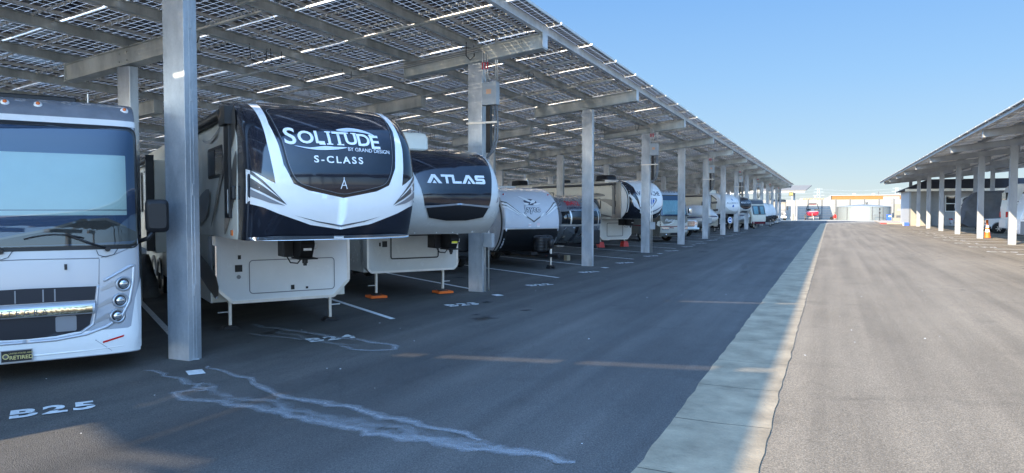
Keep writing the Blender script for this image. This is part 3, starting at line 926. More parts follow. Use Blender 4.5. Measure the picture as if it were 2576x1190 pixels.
def wheel(parent, x, y, r=.38, w=.24, face=-1, name='wheel', rimmat=None):
    mb = MB()
    prof = [(r * .60, -w / 2), (r * .93, -w / 2), (r, -w / 2 + .04), (r, w / 2 - .04), (r * .93, w / 2), (r * .60, w / 2)]
    mb.lathe(prof, (0, 0, 0), 28, axis='x', caps=False)
    t = mb.build(name, TYRE, parent); t.location = (x, y, r)
    mb = MB(); s_ = face
    mb.lathe([(r * .62, -w / 2 * .9), (r * .62, w / 2 * .9)], n=28, axis='x', caps=False)
    mb.cyl((s_ * w * .30, 0, 0), (s_ * w * .32, 0, 0), r * .6, n=28)
    for k in range(6):
        a = 2 * math.pi * k / 6
        mb.bar((s_ * w * .36, math.cos(a) * r * .12, math.sin(a) * r * .12), (s_ * w * .36, math.cos(a) * r * .56, math.sin(a) * r * .56), .06, .03, (1, 0, 0))
    mb.cyl((s_ * w * .33, 0, 0), (s_ * w * .46, 0, 0), r * .2, n=16)
    rm = mb.build('rim', rimmat or ALU, t)
    return t

def sideS(hw, sgn=-1):
    return lambda a, z, off=0.0: (sgn * (hw + off), a, z)      # a = distance behind the nose

def side_panel(name, pts, hw, m, parent, off=.004, sgn=-1, rnd=0):
    """thin flat part on a vehicle's side, pts in (y, z)"""
    if rnd: pts = smooth_pts(pts, rnd)
    mb = MB(); mb.prism(pts, 'x', sgn * (hw - .01), sgn * (hw + off)); return mb.build(name, m, parent)

def rrect(x0, x1, z0, z1, r, n=4):
    out = []
    for cx, cz, a0 in ((x1 - r, z1 - r, 0), (x0 + r, z1 - r, 90), (x0 + r, z0 + r, 180), (x1 - r, z0 + r, 270)):
        for k in range(n + 1):
            a = R(a0 + 90 * k / n); out.append((cx + r * math.cos(a), cz + r * math.sin(a)))
    return out

def frame_strip(S, x0, x1, z0, z1, r, w, name, m, parent, off=.01):
    """rounded rectangular moulding laid on a surface"""
    o_ = rrect(x0, x1, z0, z1, r); i_ = rrect(x0 + w, x1 - w, z0 + w, z1 - w, max(.01, r - w)); n = len(o_)
    mb = MB()
    vs = [S(a, b, off) for a, b in o_] + [S(a, b, off) for a, b in i_]
    mb.add(vs, [(k, (k + 1) % n, n + (k + 1) % n, n + k) for k in range(n)])
    return mb.build(name, m, parent, fix=False)

def side_window(root, y0, y1, z0, z1, hw, sgn=-1, r=.08, split=True):
    f = side_panel('window', rrect(y0, y1, z0, z1, r), hw, BLACK, root, .018, sgn)
    side_panel('pane', rrect(y0 + .05, y1 - .05, z0 + .05, z1 - .05, r * .6), hw, GLASS_D, f, .022, sgn)
    if split:
        mb = MB(); x = sgn * (hw + .024); ym = (y0 + y1) / 2
        mb.box(x - .004, x + .004, ym - .02, ym + .02, z0 + .05, z1 - .05); mb.build('mullion', BLACK, f)
    return f

def ac_unit(root, x, y, z, m=WHITE_M, w=.75, l=1.0, h=.33):
    mb = MB()
    rings = []
    for zz, s_ in ((0, 1), (h * .75, .97), (h * .95, .88), (h, .7)):
        rings.append([(x + px * s_, y + py * s_, z + zz) for px, py in rrect(-w / 2, w / 2, -l / 2, l / 2, .12, 3)])
    mb.loft(rings); return mb.build('air_conditioner', m, root)

def fifth_wheel(label, j, t0, e, prof, hw, D, L=11.5, capmat=NAVY, bodymat=CREAM, boxmat=WHITE, ybox=2.9, zlow=.48, capn=3.0,
                pin=True, jackz=.48, pads=None, wheels=(8.6, 9.75), group='fifth wheel trailers under the canopy', zside=None, boxhw=None, cham=.26, jack_in=.30, wallz=None, pinx=0.0):
    root = thing('fifth_wheel_trailer', label, 'camping trailer', place(j, t0, e), RZ, group)
    S = nose(prof, hw, D, capn); zb = prof[0][0]; zt = prof[-1][0]
    ye = D + .30
    yk = prof[-1][1] + .12
    mb = MB(); nose_mesh(mb, S, hw, zb, zt, yk)
    cap = mb.build('front_cap', capmat, root)
    # walls and roof behind the cap
    zt_side = zt - .14; xw = hw - .012
    mb = MB()
    sec = [(-xw, zb), (xw, zb), (xw, zt_side), (xw - .10, zt_side + .07), (0, zt - .02), (-xw + .10, zt_side + .07), (-xw, zt_side)]
    y0 = yk - .02
    mb.loft([[(x, y0, z) for x, z in sec], [(x, L, z) for x, z in sec]], smooth=False)
    bh = boxhw or hw - .03
    sec2 = [(-bh, zb - .01), (-bh, zlow), (bh, zlow), (bh, zb - .01)]
    mb.loft([[(x, ybox + .25, z) for x, z in sec2], [(x, L - .02, z) for x, z in sec2]], smooth=False)
    zz_ = [zb + (zt_side - zb) * k / 16 for k in range(17)]
    mb.prism([(max(ye + .12, S(hw, z)[1] + .22), z) for z in zz_] + [(y0 + .05, zt_side), (y0 + .05, zb)], 'x', -hw - .006, hw + .006)
    body = mb.build('body', bodymat, root, bevel=.0)
    # lower front: panel with clipped corners and an edge trim
    mb = MB()
    pl = [(-bh + cham, zlow), (bh - cham, zlow), (bh, zlow + cham), (bh, zb - .004), (-bh, zb - .004), (-bh, zlow + cham)]
    mb.prism(pl, 'y', ybox, ybox + .5)
    lf = mb.build('lower_front', boxmat, root, bevel=.03)
    mb = MB(); pts = [(-bh + .01, zb - .02), (-bh + .01, zlow + cham), (-bh + cham, zlow + .01), (bh - cham, zlow + .01), (bh - .01, zlow + cham), (bh - .01, zb - .02)]
    for a, b in zip(pts, pts[1:]): mb.bar((a[0], ybox - .006, a[1]), (b[0], ybox - .006, b[1]), .014, .05, (b[1] - a[1], 0, -(b[0] - a[0])))
    mb.build('edge_trim', ALU, root)
    for s_ in (-1, 1):
        x = s_ * (bh - jack_in)
        mb = MB(); mb.box(x - .036, x + .036, ybox + .18, ybox + .27, jackz - .02, 1.3)
        mb.box(x - .024, x + .024, ybox + .193, ybox + .257, .07 + (.05 if pads else 0), jackz)
        mb.cyl((x - .0, ybox + .225, .30), (x + s_ * .2, ybox + .225, .30), .012, n=8)
        lg = mb.build('landing_leg', ALU, root)
        mb = MB(); mb.prism([(x - .15, .005), (x + .15, .005), (x + .09, .06), (x - .09, .06)], 'y', ybox + .11, ybox + .34) if not pads else mb.box(x - .10, x + .10, ybox + .13, ybox + .32, .055, .08)
        mb.build('foot', DARKMET, lg)
    if pads == 'orange':
        for s_ in (-1, 1):
            c = stall(j, e + s_ * (bh - jack_in), t0 - ybox - .225)
            mb = MB(); mb.box(-.2, .2, -.2, .2, 0, .052); mb.box(-.14, .14, -.14, .14, .052, .054)
            o = mb.build('levelling_pad', ORP, bevel=.012); o.location = (c.x, c.y, 0.012); o.rotation_euler = (0, 0, RZ)
            tag(o, 'orange plastic pad under the %s leg of the grey and black trailer' % ('near' if s_ < 0 else 'far'), 'levelling pad', 'orange pads under trailer legs')
    if pads == 'red':
        for s_ in (-1, 1):
            c = stall(j, e + s_ * (bh - jack_in), t0 - ybox - .225)
            mb = MB(); mb.loft([[(x, y, z) for x, y in rrect(-w, w, -w, w, .03, 2)] for w, z in ((.19, 0), (.15, .30), (.12, .32))], smooth=False)
            o = mb.build('jack_block', RED); o.location = (c.x, c.y, .012); o.rotation_euler = (0, 0, RZ)
            tag(o, 'red block under the %s leg of the cream and black trailer' % ('near' if s_ < 0 else 'far'), 'jack block', 'red blocks under trailer legs')
    if pin:
        yb = ybox
        mb = MB(); px = pinx
        mb.box(px - .26, px - .11, yb - .95, yb - .55, zb - .36, zb - .02)
        mb.prism([(yb - .6, zb - .03), (yb - 1.4, zb - .03), (yb - 1.45, zb - .14), (yb - 1.3, zb - .36), (yb - .95, zb - .36)], 'x', px - .11, px + .11)
        mb.box(px - .16, px + .16, yb - 1.45, yb - 1.0, zb - .38, zb - .355)
        pb = mb.build('pin_box', DARKMET, root, bevel=.01)
        mb = MB(); mb.cyl((px, yb - 1.25, zb - .37), (px, yb - 1.25, zb - .45), .045, n=14); mb.cyl((px, yb - 1.25, zb - .45), (px, yb - 1.25, zb - .49), .03, n=14)
        mb.build('king_pin', DARKMET, pb)
        mb = MB(); mb.tube([(px + .13, yb - 1.3, zb - .12), (px + .19, yb - 1.3, zb - .14), (px + .19, yb - 1.3, zb - .2), (px + .13, yb - 1.3, zb - .22)], .008, 5); mb.build('release_handle', ALU, pb)
        mb = MB(); mb.box(px - .07, px + .06, yb - 1.425, yb - 1.405, zb - .235, zb - .195); mb.build('maker_plate', WHTXT, pb)
        mb = MB(); mb.tube([(px - .2, yb - .9, zb - .35), (px - .17, yb - 1.0, zb - .45), (px - .08, yb - 1.1, zb - .46), (px, yb - 1.1, zb - .36)], .012, 6); mb.build('cable', BLACK, pb)
    for y in wheels:
        for s_ in (-1, 1): wheel(root, s_ * (hw - .16), y, .38, .24, s_)
    return root, S, cap

# ---------------------------------------------------------------- black and white fifth wheel
P24 = [(1.67, .24), (1.9, .13), (2.2, .03), (2.55, 0), (2.85, .06), (3.1, .17), (3.35, .40), (3.55, .72), (3.68, 1.1), (3.75, 1.5), (3.78, 2.1)]
r24, S24, cap24 = fifth_wheel('large black and white trailer with chrome swoosh lettering behind the first tall column', 24, 1.65, -.03, P24, 1.25, .50,
                              L=13.4, ybox=3.15, wheels=(10.0, 11.2), boxhw=1.2, cham=.30)
WAVE = [(-1.245, 1.68), (-1.245, 2.17), (-1.08, 2.12), (-.88, 2.03), (-.44, 1.87), (0, 1.80), (.44, 1.87), (.88, 2.03), (1.08, 2.12), (1.245, 2.17), (1.245, 1.68)]
white = [(-1.05, 3.66), (-1.02, 3.37), (-1.0, 3.01), (-.97, 2.75), (-.93, 2.46), (-1.02, 2.51), (-1.245, 2.66), (-1.245, 2.19), (-1.08, 2.14), (-.88, 2.05), (-.44, 1.89), (0, 1.82), (.44, 1.89), (.88, 2.05), (1.08, 2.14), (1.245, 2.19),
         (1.245, 2.66), (1.02, 2.51), (.93, 2.46), (.97, 2.75), (1.0, 3.01), (1.02, 3.37), (1.05, 3.66), (.93, 3.66), (.93, 3.3), (.86, 2.98), (.82, 2.72), (.70, 2.46), (.50, 2.37), (.2, 2.31), (0, 2.27), (-.2, 2.31), (-.50, 2.37), (-.70, 2.46), (-.82, 2.72), (-.86, 2.98), (-.93, 3.3), (-.93, 3.66)]
decal('white_band', white, S24, WHITE, cap24, off=.005, step=.08)
glassp = [(-.86, 3.56), (-.3, 3.60), (.3, 3.60), (.86, 3.56), (.90, 3.40), (.83, 3.05), (.77, 2.70), (.66, 2.48), (.45, 2.40), (.2, 2.345), (0, 2.31), (-.2, 2.345), (-.45, 2.40), (-.66, 2.48), (-.77, 2.70), (-.83, 3.05), (-.90, 3.40)]
decal('front_window', glassp, S24, NAVY, cap24, off=.010, step=.08)
g_in = [(x * .965, 2.95 + (z - 2.95) * .965) for x, z in glassp]
ring = []
mbr = MB(); n_ = len(glassp)
gs_o = smooth_pts(glassp, 4); gs_i = smooth_pts(g_in, 4); n_ = len(gs_o)
mbr.add([S24(x, z, .014) for x, z in gs_o] + [S24(x, z, .014) for x, z in gs_i], [(k, (k + 1) % n_, n_ + (k + 1) % n_, n_ + k) for k in range(n_)])
mbr.build('window_seal', BLACK, cap24, fix=False)
gs_j = smooth_pts([(x * .975, 2.95 + (z - 2.95) * .975) for x, z in glassp], 4)
gs_k = smooth_pts([(x * .968, 2.95 + (z - 2.95) * .968) for x, z in glassp], 4)
mbr = MB(); mbr.add([S24(x, z, .018) for x, z in gs_j] + [S24(x, z, .018) for x, z in gs_k], [(k, (k + 1) % n_, n_ + (k + 1) % n_, n_ + k) for k in range(n_)])
mbr.build('seal_bead', MIDGREY, cap24, fix=False)
for s_ in (-1, 1):
    q = lambda pts: [(s_ * x, z) for x, z in pts]
    decal('side_flash', q([(-1.21, 2.64), (-1.05, 2.47), (-.78, 2.17), (-.95, 2.26), (-1.21, 2.41)]), S24, DGREY, cap24, off=.012)
    decal('side_flash', q([(-1.205, 2.585), (-1.06, 2.44), (-.86, 2.25), (-1.0, 2.36), (-1.205, 2.535)]), S24, WHITE, cap24, off=.016)
    decal('side_flash', q([(-1.21, 2.385), (-.98, 2.25), (-.80, 2.16), (-1.0, 2.20), (-1.21, 2.285)]), S24, MIDGREY, cap24, off=.016)
decal('chin_swirl', [(-.68, 2.03), (-.35, 1.945), (0, 1.885), (.35, 1.945), (.60, 2.01), (.35, 1.93), (0, 1.86), (-.35, 1.93)], S24, DGREY, cap24, off=.012)
decal('chrome_lip', [(-1.2, 1.68), (-1.2, 1.72), (-.9, 1.745), (0, 1.735), (.9, 1.745), (1.2, 1.72), (1.2, 1.68)], S24, CHROME, cap24, off=.02)
for ch, x, sz, dz in (('S', -.70, .33, .02), ('O', -.485, .25, 0), ('L', -.30, .25, 0), ('I', -.155, .25, 0), ('T', -.01, .25, 0), ('U', .17, .25, 0), ('D', .36, .25, -.005), ('E', .53, .28, -.02)):
    lettering('lettering', ch, S24, (x, 3.115 - .06 * x * x + dz), sz, WHTXT, cap24, off=.02, bold=.006, sx=1.12)
for x0, x1, z in ((-.31, -.22, 3.02), (-.20, -.11, 3.205), (-.20, -.11, 3.025), (-.05, .05, 3.025), (.07, .15, 3.205), (.19, .27, 3.205), (.46, .5, 3.19)):
    decal('serif', [(x0, z - .009), (x1, z - .009), (x1, z + .009), (x0, z + .009)], S24, WHTXT, cap24, off=.02)
decal('swoosh', [(-.66, 2.985), (-.50, 2.95), (-.30, 2.935), (-.05, 2.955), (.09, 2.99), (-.1, 2.99), (-.24, 2.995), (-.45, 2.965)], S24, SILVTXT, cap24, off=.02, rnd=3)
decal('swoosh', [(-.02, 3.245), (.15, 3.285), (.33, 3.28), (.50, 3.23), (.585, 3.16), (.45, 3.215), (.25, 3.235), (.1, 3.225)], S24, SILVTXT, cap24, off=.02, rnd=3)
lettering('lettering', 'BY GRAND DESIGN', S24, (.42, 2.955), .075, WHTXT, cap24, off=.02, rot=-.03)
lettering('lettering', 'S-CLASS', S24, (-.055, 2.80), .135, WHTXT, cap24, off=.02, spacing=1.35, sx=1.15, bold=.003)
mbr = MB()
for a, b in (((-.045, 2.40), (0, 2.53)), ((.045, 2.40), (0, 2.53)), ((-.035, 2.45), (.035, 2.45)), ((0, 2.53), (0, 2.56))):
    pa = Vector(S24(a[0], a[1], .02)); pb = Vector(S24(b[0], b[1], .02)); mbr.bar(pa, pb, .01, .004, (0, -1, 0))
mbr.build('compass_emblem', WHTXT, cap24)
decal('maker_plate', [(-.08, 1.70), (.06, 1.70), (.06, 1.725), (-.08, 1.725)], S24, WHTXT, cap24, off=.03)
frame_strip(lambda x, z, o=0: (x, 3.15 - .006 - o, z), -.62, .92, .62, 1.22, .07, .016, 'compartment_seam', MIDGREY, r24)
SL24 = sideS(1.257)
side_window(r24, 1.9, 3.2, 2.62, 3.12, 1.24)
mbr = MB(); mbr.box(-1.30, -1.24, 1.28, 1.62, 1.98, 3.50); aw = mbr.build('awning_arm', BLACK, r24, bevel=.01)
mbr = MB(); mbr.box(-1.306, -1.30, 1.34, 1.37, 2.05, 2.4); mbr.build('slot', WHITE_M, aw)
mbr = MB(); mbr.box(-1.36, -1.24, 1.2, 1.66, 3.36, 3.62); mbr.cyl((-1.31, 1.6, 3.55), (-1.31, 6.9, 3.55), .08, n=12); mbr.build('awning_roller', BLACK, r24)
# side graphics
for pts, m_ in (([(1.0, 3.55), (1.25, 3.5), (1.9, 2.9), (2.6, 2.2), (3.0, 1.8), (2.6, 2.05), (1.8, 2.65), (1.0, 3.2)], TAUPE),
                ([(.9, 2.9), (1.1, 2.85), (1.75, 2.1), (1.85, 1.72), (1.5, 1.9), (1.0, 2.4)], TAUPE),
                ([(2.0, 3.42), (2.9, 3.2), (3.7, 3.32), (2.9, 3.27)], MIDGREY),
                ([(3.1, 2.45), (4.2, 2.3), (5.3, 1.9), (5.6, 1.7), (4.4, 1.8), (3.3, 2.0)], MIDGREY),
                ([(2.55, 1.0), (4.4, 1.35), (6.0, 1.55), (5.0, 1.1), (2.7, .65)], TAUPE)):
    decal('side_graphic', pts, SL24, m_, r24, off=.004, rnd=3, step=.4)
decal('side_graphic', [(1.2, 3.25), (2.0, 2.6), (2.7, 1.98), (2.0, 2.52), (1.2, 3.12)], SL24, DGREY, r24, off=.008, rnd=3, step=.4)
mbr = MB(); mbr.box(-1.31, -1.245, 1.0, 1.15, 2.25, 2.45); mbr.build('porch_lamp', BLACK, r24, bevel=.02)
mbr = MB(); mbr.box(-1.27, -1.245, 1.25, 1.36, 1.72, 1.80); mbr.build('marker_lamp', AMBER, r24)
# slide-out with windows and its awning
mbr = MB(); mbr.box(-1.62, -1.24, 7.6, 13.0, 1.15, 3.2); so_ = mbr.build('slide_out', CREAM, r24, bevel=.02)
side_panel('window', rrect(9.9, 12.2, 2.05, 3.02, .06), 1.62, BLACK, so_, .02)
side_panel('window', rrect(7.9, 9.4, 2.05, 3.02, .06), 1.62, BLACK, so_, .02)
side_panel('pane', rrect(8.0, 9.3, 2.1, 2.97, .04), 1.62, GLASS_D, so_, .03); side_panel('pane', rrect(10.0, 12.1, 2.1, 2.97, .04), 1.62, GLASS_D, so_, .03)
side_panel('pale_pane_patch', rrect(10.9, 11.5, 2.15, 2.9, .03), 1.62, WHITE_M, so_, .034)  # plain white rectangle laid over the dark pane
mbr = MB(); mbr.cyl((-1.72, 7.5, 3.22), (-1.72, 13.1, 3.22), .07, n=12); mbr.box(-1.78, -1.62, 7.5, 7.62, 1.2, 3.3); mbr.box(-1.78, -1.62, 12.9, 13.05, 1.9, 3.3); mbr.build('slide_awning', BLACK, so_)
side_panel('lower_skirt', [(3.2, .5), (13.2, .5), (13.2, 1.1), (3.2, 1.1)], 1.22, CREAM, r24, .02)
for y in (10.0, 11.2):
    mbr = MB(); mbr.loft([[(x, y + math.cos(a) * r_, .40 + math.sin(a) * r_) for a in [math.pi * k / 10 for k in range(11)]] for x, r_ in ((-1.25, .50), (-1.29, .50), (-1.29, .42), (-1.25, .42))], closed=False, cap=False)
    mbr.build('wheel_arch', MIDGREY, r24)
side_panel('entry_panel', [(2.8, .62), (3.05, .62), (3.05, 1.5), (2.8, 1.5)], 1.22, CHROME, r24, .012)
mbr = MB(); mbr.box(-.85, -.73, 3.138, 3.15, 1.02, 1.14); mbr.box(-.80, -.75, 3.138, 3.15, 1.24, 1.31); mbr.build('socket_plate', BLACK, r24)
mbr = MB(); mbr.cyl((-.79, 3.15, .93), (-.79, 3.135, .93), .035, n=12); mbr.build('water_inlet', MIDGREY, r24)
mbr = MB(); mbr.box(.11, .17, 3.135, 3.15, .66, .74); mbr.box(.38, .42, 3.135, 3.15, .66, .70); mbr.build('latch', BLACK, r24)
ac_unit(r24, 0, 5.0, 3.74, BLACK, .8, 1.1, .30)
# canvas wheel cover leaning by the axle
mbr = MB(); rn_ = random.Random(5); rings = []
for k in range(9):
    z = 1.0 * k / 8; w = .52 - .30 * (k / 8) ** 1.5; d = .34 - .25 * k / 8
    rings.append([(math.cos(a) * d * rn_.uniform(.8, 1.15), math.sin(a) * w * rn_.uniform(.88, 1.1) * 1.5, z) for a in [2 * math.pi * q / 18 for q in range(18)]])
mbr.loft(rings); wc = mbr.build('wheel_cover', BROWNT)
c_ = stall(24, -.03 - 1.62, 1.65 - 9.7); wc.location = (c_.x, c_.y, 0.01); wc.rotation_euler = (0, 0, RZ)
tag(wc, 'crumpled grey canvas cover draped over the wheels of the black and white trailer', 'wheel cover')

# ---------------------------------------------------------------- grey fifth wheel with dark front window
P23 = [(1.57, .55), (1.75, .30), (2.0, .10), (2.35, 0), (2.7, .08), (3.0, .25), (3.25, .52), (3.42, .9), (3.5, 1.4), (3.52, 2.0)]
r23, S23, cap23 = fifth_wheel('warm grey trailer with dark window lettered ATLAS standing on orange pads', 23, .5, 0, P23, 1.22, .50, L=11.0,
                              capmat=LGREY, bodymat=LGREY, boxmat=LGREY, ybox=2.3, zlow=.62, jackz=.62, pads='orange', wheels=(8.0, 9.1), pinx=.35, cham=.10)
decal('front_window', [(-.98, 3.46), (0, 3.49), (.98, 3.46), (1.04, 3.27), (.96, 2.9), (.86, 2.55), (.79, 2.19), (0, 2.23), (-.79, 2.19), (-.86, 2.55), (-.96, 2.9), (-1.04, 3.27)], S23, NAVY, cap23, off=.006, step=.09)
decal('lower_vent', [(-.76, 2.16), (-.4, 2.20), (0, 2.225), (.4, 2.20), (.76, 2.16), (.66, 1.95), (.24, 1.885), (-.24, 1.885), (-.66, 1.95)], S23, BLACK, cap23, off=.03, step=.09)
decal('silver_lip', [(-.78, 2.15), (0, 2.215), (.78, 2.15), (.78, 2.19), (0, 2.25), (-.78, 2.19)], S23, DIMPLE, cap23, off=.035, step=.09)
LX = {'A': .30, 'T': .24, 'L': .22, 'S': .26}
def glyph(ch, x, z, h, w):
    t = h * .26
    if ch == 'A': return [[(x, z), (x + w * .38, z + h), (x + w * .62, z + h), (x + w, z), (x + w * .76, z), (x + w * .5, z + h * .68), (x + w * .24, z)], [(x + w * .36, z), (x + w * .5, z + h * .38), (x + w * .64, z)]]
    if ch == 'T': return [[(x, z + h - t), (x, z + h), (x + w, z + h), (x + w, z + h - t), (x + w * .62, z + h - t), (x + w * .62, z), (x + w * .38, z), (x + w * .38, z + h - t)]]
    if ch == 'L': return [[(x, z), (x, z + h), (x + w * .28, z + h), (x + w * .28, z + t), (x + w, z + t), (x + w, z)]]
    if ch == 'S': return [[(x, z), (x + w * .88, z), (x + w, z + h * .12), (x + w, z + h * .5), (x + w * .88, z + h * .63), (x + w * .28, z + h * .63), (x + w * .28, z + h - t), (x + w, z + h - t), (x + w, z + h), (x + w * .12, z + h), (x, z + h * .88), (x, z + h * .5), (x + w * .12, z + h * .37), (x + w * .72, z + h * .37), (x + w * .72, z + t), (x, z + t)]]
x = -.72
for ch, w in (('A', .34), ('T', .25), ('L', .22), ('A', .34), ('S', .26)):
    decal('lettering', glyph(ch, x, 2.66, .19, w), S23, WHTXT, cap23, off=.014, step=.1); x += w + (.0 if ch in 'TA' else .015)
for s_ in (-1, 1):
    decal('corner_graphic', [(s_ * 1.21, 2.75), (s_ * 1.0, 2.25), (s_ * 1.21, 2.35)], S23, MIDGREY, cap23, off=.006)
frame_strip(lambda x, z, o=0: (x, 2.3 - .006 - o, z), -.62, .66, .92, 1.50, .06, .03, 'compartment_frame', BLACK, r23)
mbr = MB(); mbr.box(-.82, -.70, 2.288, 2.30, 1.22, 1.36); mbr.box(-.90, -.86, 2.288, 2.30, 1.24, 1.33); mbr.build('socket_plate', BLACK, r23)
mbr = MB(); mbr.box(.28, .42, 2.3 - 1.43, 2.3 - 1.405, 1.34, 1.385); mbr.build('yellow_sticker', mat("yellow_sticker", (.8, .7, .05), .5), r23)
ac_unit(r23, -.45, 2.05, 3.46, CREAM, .95, 1.2, .42)
for x in (-.8, -.3, .1, .6):
    mbr = MB(); q_ = S23(x, 1.60, .0); mbr.cyl((q_[0], q_[1] - .02, q_[2] + .01), (q_[0], q_[1], q_[2]), .015, n=6); mbr.build('rivet', WHTXT, cap23)
side_window(r23, 2.6, 3.4, 2.4, 3.0, 1.21, 1)

# ---------------------------------------------------------------- travel trailers with a tongue
def travel_trailer(label, j, t0, e, prof, hw, D, capn, L, skin, lowmat, zbreak, wheels=(4.5, 5.4), tongue=1.35, tanks=True, group='travel trailers under the canopy', trim=BLACK, wallmat=WHITE):
    root = thing('travel_trailer', label, 'travel trailer', place(j, t0, e), RZ, group)
    S = nose(prof, hw, D, capn); z0, z1 = prof[0][0], prof[-1][0]
    mb = MB(); nose_mesh(mb, S, hw, z0, z1, 1.9 if D < .3 else D + 1.2); front = mb.build('front_shell', skin, root)
    if zbreak:
        n = 12; lo = [(-hw * .999 + 2 * hw * .999 * k / n, z0 + .005) for k in range(n + 1)]; up = [(hw * .999 - 2 * hw * .999 * k / n, zbreak) for k in range(n + 1)]
        decal('stone_guard', lo + up, S, lowmat, front, off=.006, step=.1)
    # side walls follow the nose outline
    sy = [(S(hw, z)[1] + .0, z) for z in [z0 + (z1 - z0) * k / 24 for k in range(25)]]
    mb = MB(); out = [(y + .02, z) for y, z in sy] + [(L - .15, z1), (L, z1 - .2), (L, z0)]
    mb.prism(out, 'x', -hw + .012, hw - .012); body = mb.build('body', wallmat, root)
    for s_ in (-1, 1):
        mb = MB(); xs = s_ * hw
        mb.loft([[(xs - .02, y - .015, z), (xs + .022 * s_, y - .015, z), (xs + .022 * s_, y + .075, z), (xs - .02, y + .075, z)] for y, z in sy], smooth=False)
        mb.build('corner_trim', trim, root)
    mb = MB()
    for s_ in (-1, 1): mb.bar((s_ * .75, 1.2, z0 - .03), (0, -tongue, z0 - .12), .08, .11)
    mb.box(-.9, .9, 1.0, L - .5, z0 - .10, z0 - .01)
    fr = mb.build('frame', DARKMET, root)
    mb = MB(); mb.cyl((0, -tongue - .12, z0 - .10), (0, -tongue + .1, z0 - .10), .06, .05, n=10); mb.box(-.05, .05, -tongue - .2, -tongue, z0 - .17, z0 - .08); mb.build('coupler', DARKMET, fr)
    mb = MB(); mb.cyl((0, -tongue + .28, z0 - .35), (0, -tongue + .28, z0 + .12), .035, n=10); mb.cyl((0, -tongue + .28, .10), (0, -tongue + .28, z0 - .3), .026, n=10)
    jk = mb.build('tongue_jack', ALU, root)
    mb = MB(); mb.lathe([(.06, z0 + .12), (.10, z0 + .2), (.12, z0 + .36), (.09, z0 + .46), (.03, z0 + .49)], (0, -tongue + .28, 0), 14); mb.build('jack_head', BLACK, jk)
    mb = MB(); mb.prism([(-.13, 0.015), (-.07, .015), (-.05, .09), (.05, .09), (.07, .015), (.13, .015), (.08, .14), (-.08, .14)], 'y', -tongue + .17, -tongue + .40); mb.build('foot', DARKMET, jk)
    if tanks:
        mb = MB(); prof_t = [(.22, z0 + .0), (.255, z0 + .05)]
        for k in range(4): prof_t += [(.26, z0 + .08 + .11 * k), (.245, z0 + .13 + .11 * k), (.26, z0 + .16 + .11 * k)]
        prof_t += [(.25, z0 + .52), (.2, z0 + .57), (.1, z0 + .59)]
        mb.lathe(prof_t, (-.14, -tongue * .45, 0), 18); mb.lathe(prof_t, (.2, -tongue * .45 + .12, 0), 18)
        mb.build('propane_cover', BLACK, root)
    for y in wheels:
        for s_ in (-1, 1): wheel(root, s_ * (hw - .14), y, .35, .22, s_)
    return root, S, front

P21 = [(.60, .55), (.85, .28), (1.15, .10), (1.5, 0), (1.95, .03), (2.35, .2), (2.65, .5), (2.85, .9), (2.95, 1.4), (2.97, 1.9)]
DIAM = mat("black_diamond_guard", (.012, .013, .015), .35, bump=.5, bscale=60)
JSK = mat("pale_grey_fibreglass", (.60, .63, .68), .22, coat=.4, var=.03)
r21, S21, c21 = travel_trailer('light grey travel trailer with winged bird emblem and black lower nose', 21, -2.6, -.14, P21, 1.22, .22, 6, 8.5, JSK, DIAM, 1.40)
decal('silver_rail', [(-1.2, 1.40), (1.2, 1.40), (1.2, 1.43), (-1.2, 1.43)], S21, ALU, c21, off=.012)
lettering('lettering', 'Jayco', S21, (.0, 2.12), .30, DKTXT, c21, off=.008, bold=.020, sx=1.12)
lettering('lettering', 'Jayco', S21, (.0, 2.12), .30, WHTXT, c21, off=.014, bold=.0, sx=1.12)
for pts, m_ in (([(-.42, 2.60), (-.2, 2.54), (0, 2.44), (.08, 2.38), (-.12, 2.40), (-.30, 2.50)], WHTXT), ([(-.30, 2.42), (-.18, 2.48), (.02, 2.50), (.22, 2.44), (.26, 2.36), (.12, 2.28), (-.06, 2.27), (-.24, 2.33)], DKTXT),
                ([(.06, 2.44), (.14, 2.46), (.22, 2.42), (.16, 2.36), (.02, 2.33), (-.06, 2.30), (.0, 2.38)], WHTXT), ([(.16, 2.33), (.42, 2.34), (.28, 2.29), (.08, 2.29)], WHTXT), ([(-.32, 2.36), (-.1, 2.33), (-.2, 2.28), (-.3, 2.31)], WHTXT)):
    decal('bird_emblem', pts, S21, m_, c21, off=.008 + (.006 if m_ is WHTXT else 0), rnd=3)
decal('chevron', [(-.48, 1.98), (0, 1.70), (.48, 1.98), (.42, 1.90), (0, 1.64), (-.42, 1.90)], S21, DGREY, c21, off=.01)
decal('chevron', [(-.52, 2.0), (-.40, 1.96), (-.28, 1.83), (-.42, 1.88)], S21, WHTXT, c21, off=.013, mirror=True)
for dz, m_ in ((0, DGREY), (-.10, DGREY), (-.05, WHTXT), (-.16, WHTXT)):
    decal('corner_flash', [(-1.215, 2.42 + dz), (-1.05, 2.38 + dz), (-.56, 1.98 + dz * .5), (-.62, 1.98 + dz * .5), (-1.08, 2.31 + dz), (-1.215, 2.35 + dz)], S21, m_, c21, off=.008 if m_ is DGREY else .012)
    decal('corner_flash', [(1.215, 2.42 + dz), (1.05, 2.38 + dz), (.56, 1.98 + dz * .5), (.62, 1.98 + dz * .5), (1.08, 2.31 + dz), (1.215, 2.35 + dz)], S21, m_, c21, off=.008 if m_ is DGREY else .012)
decal('safety_sticker', [[(-.24, 1.47), (-.12, 1.47), (-.12, 1.62), (-.24, 1.62)], [(.14, 1.47), (.26, 1.47), (.26, 1.62), (.14, 1.62)]], S21, WHTXT, c21, off=.01)
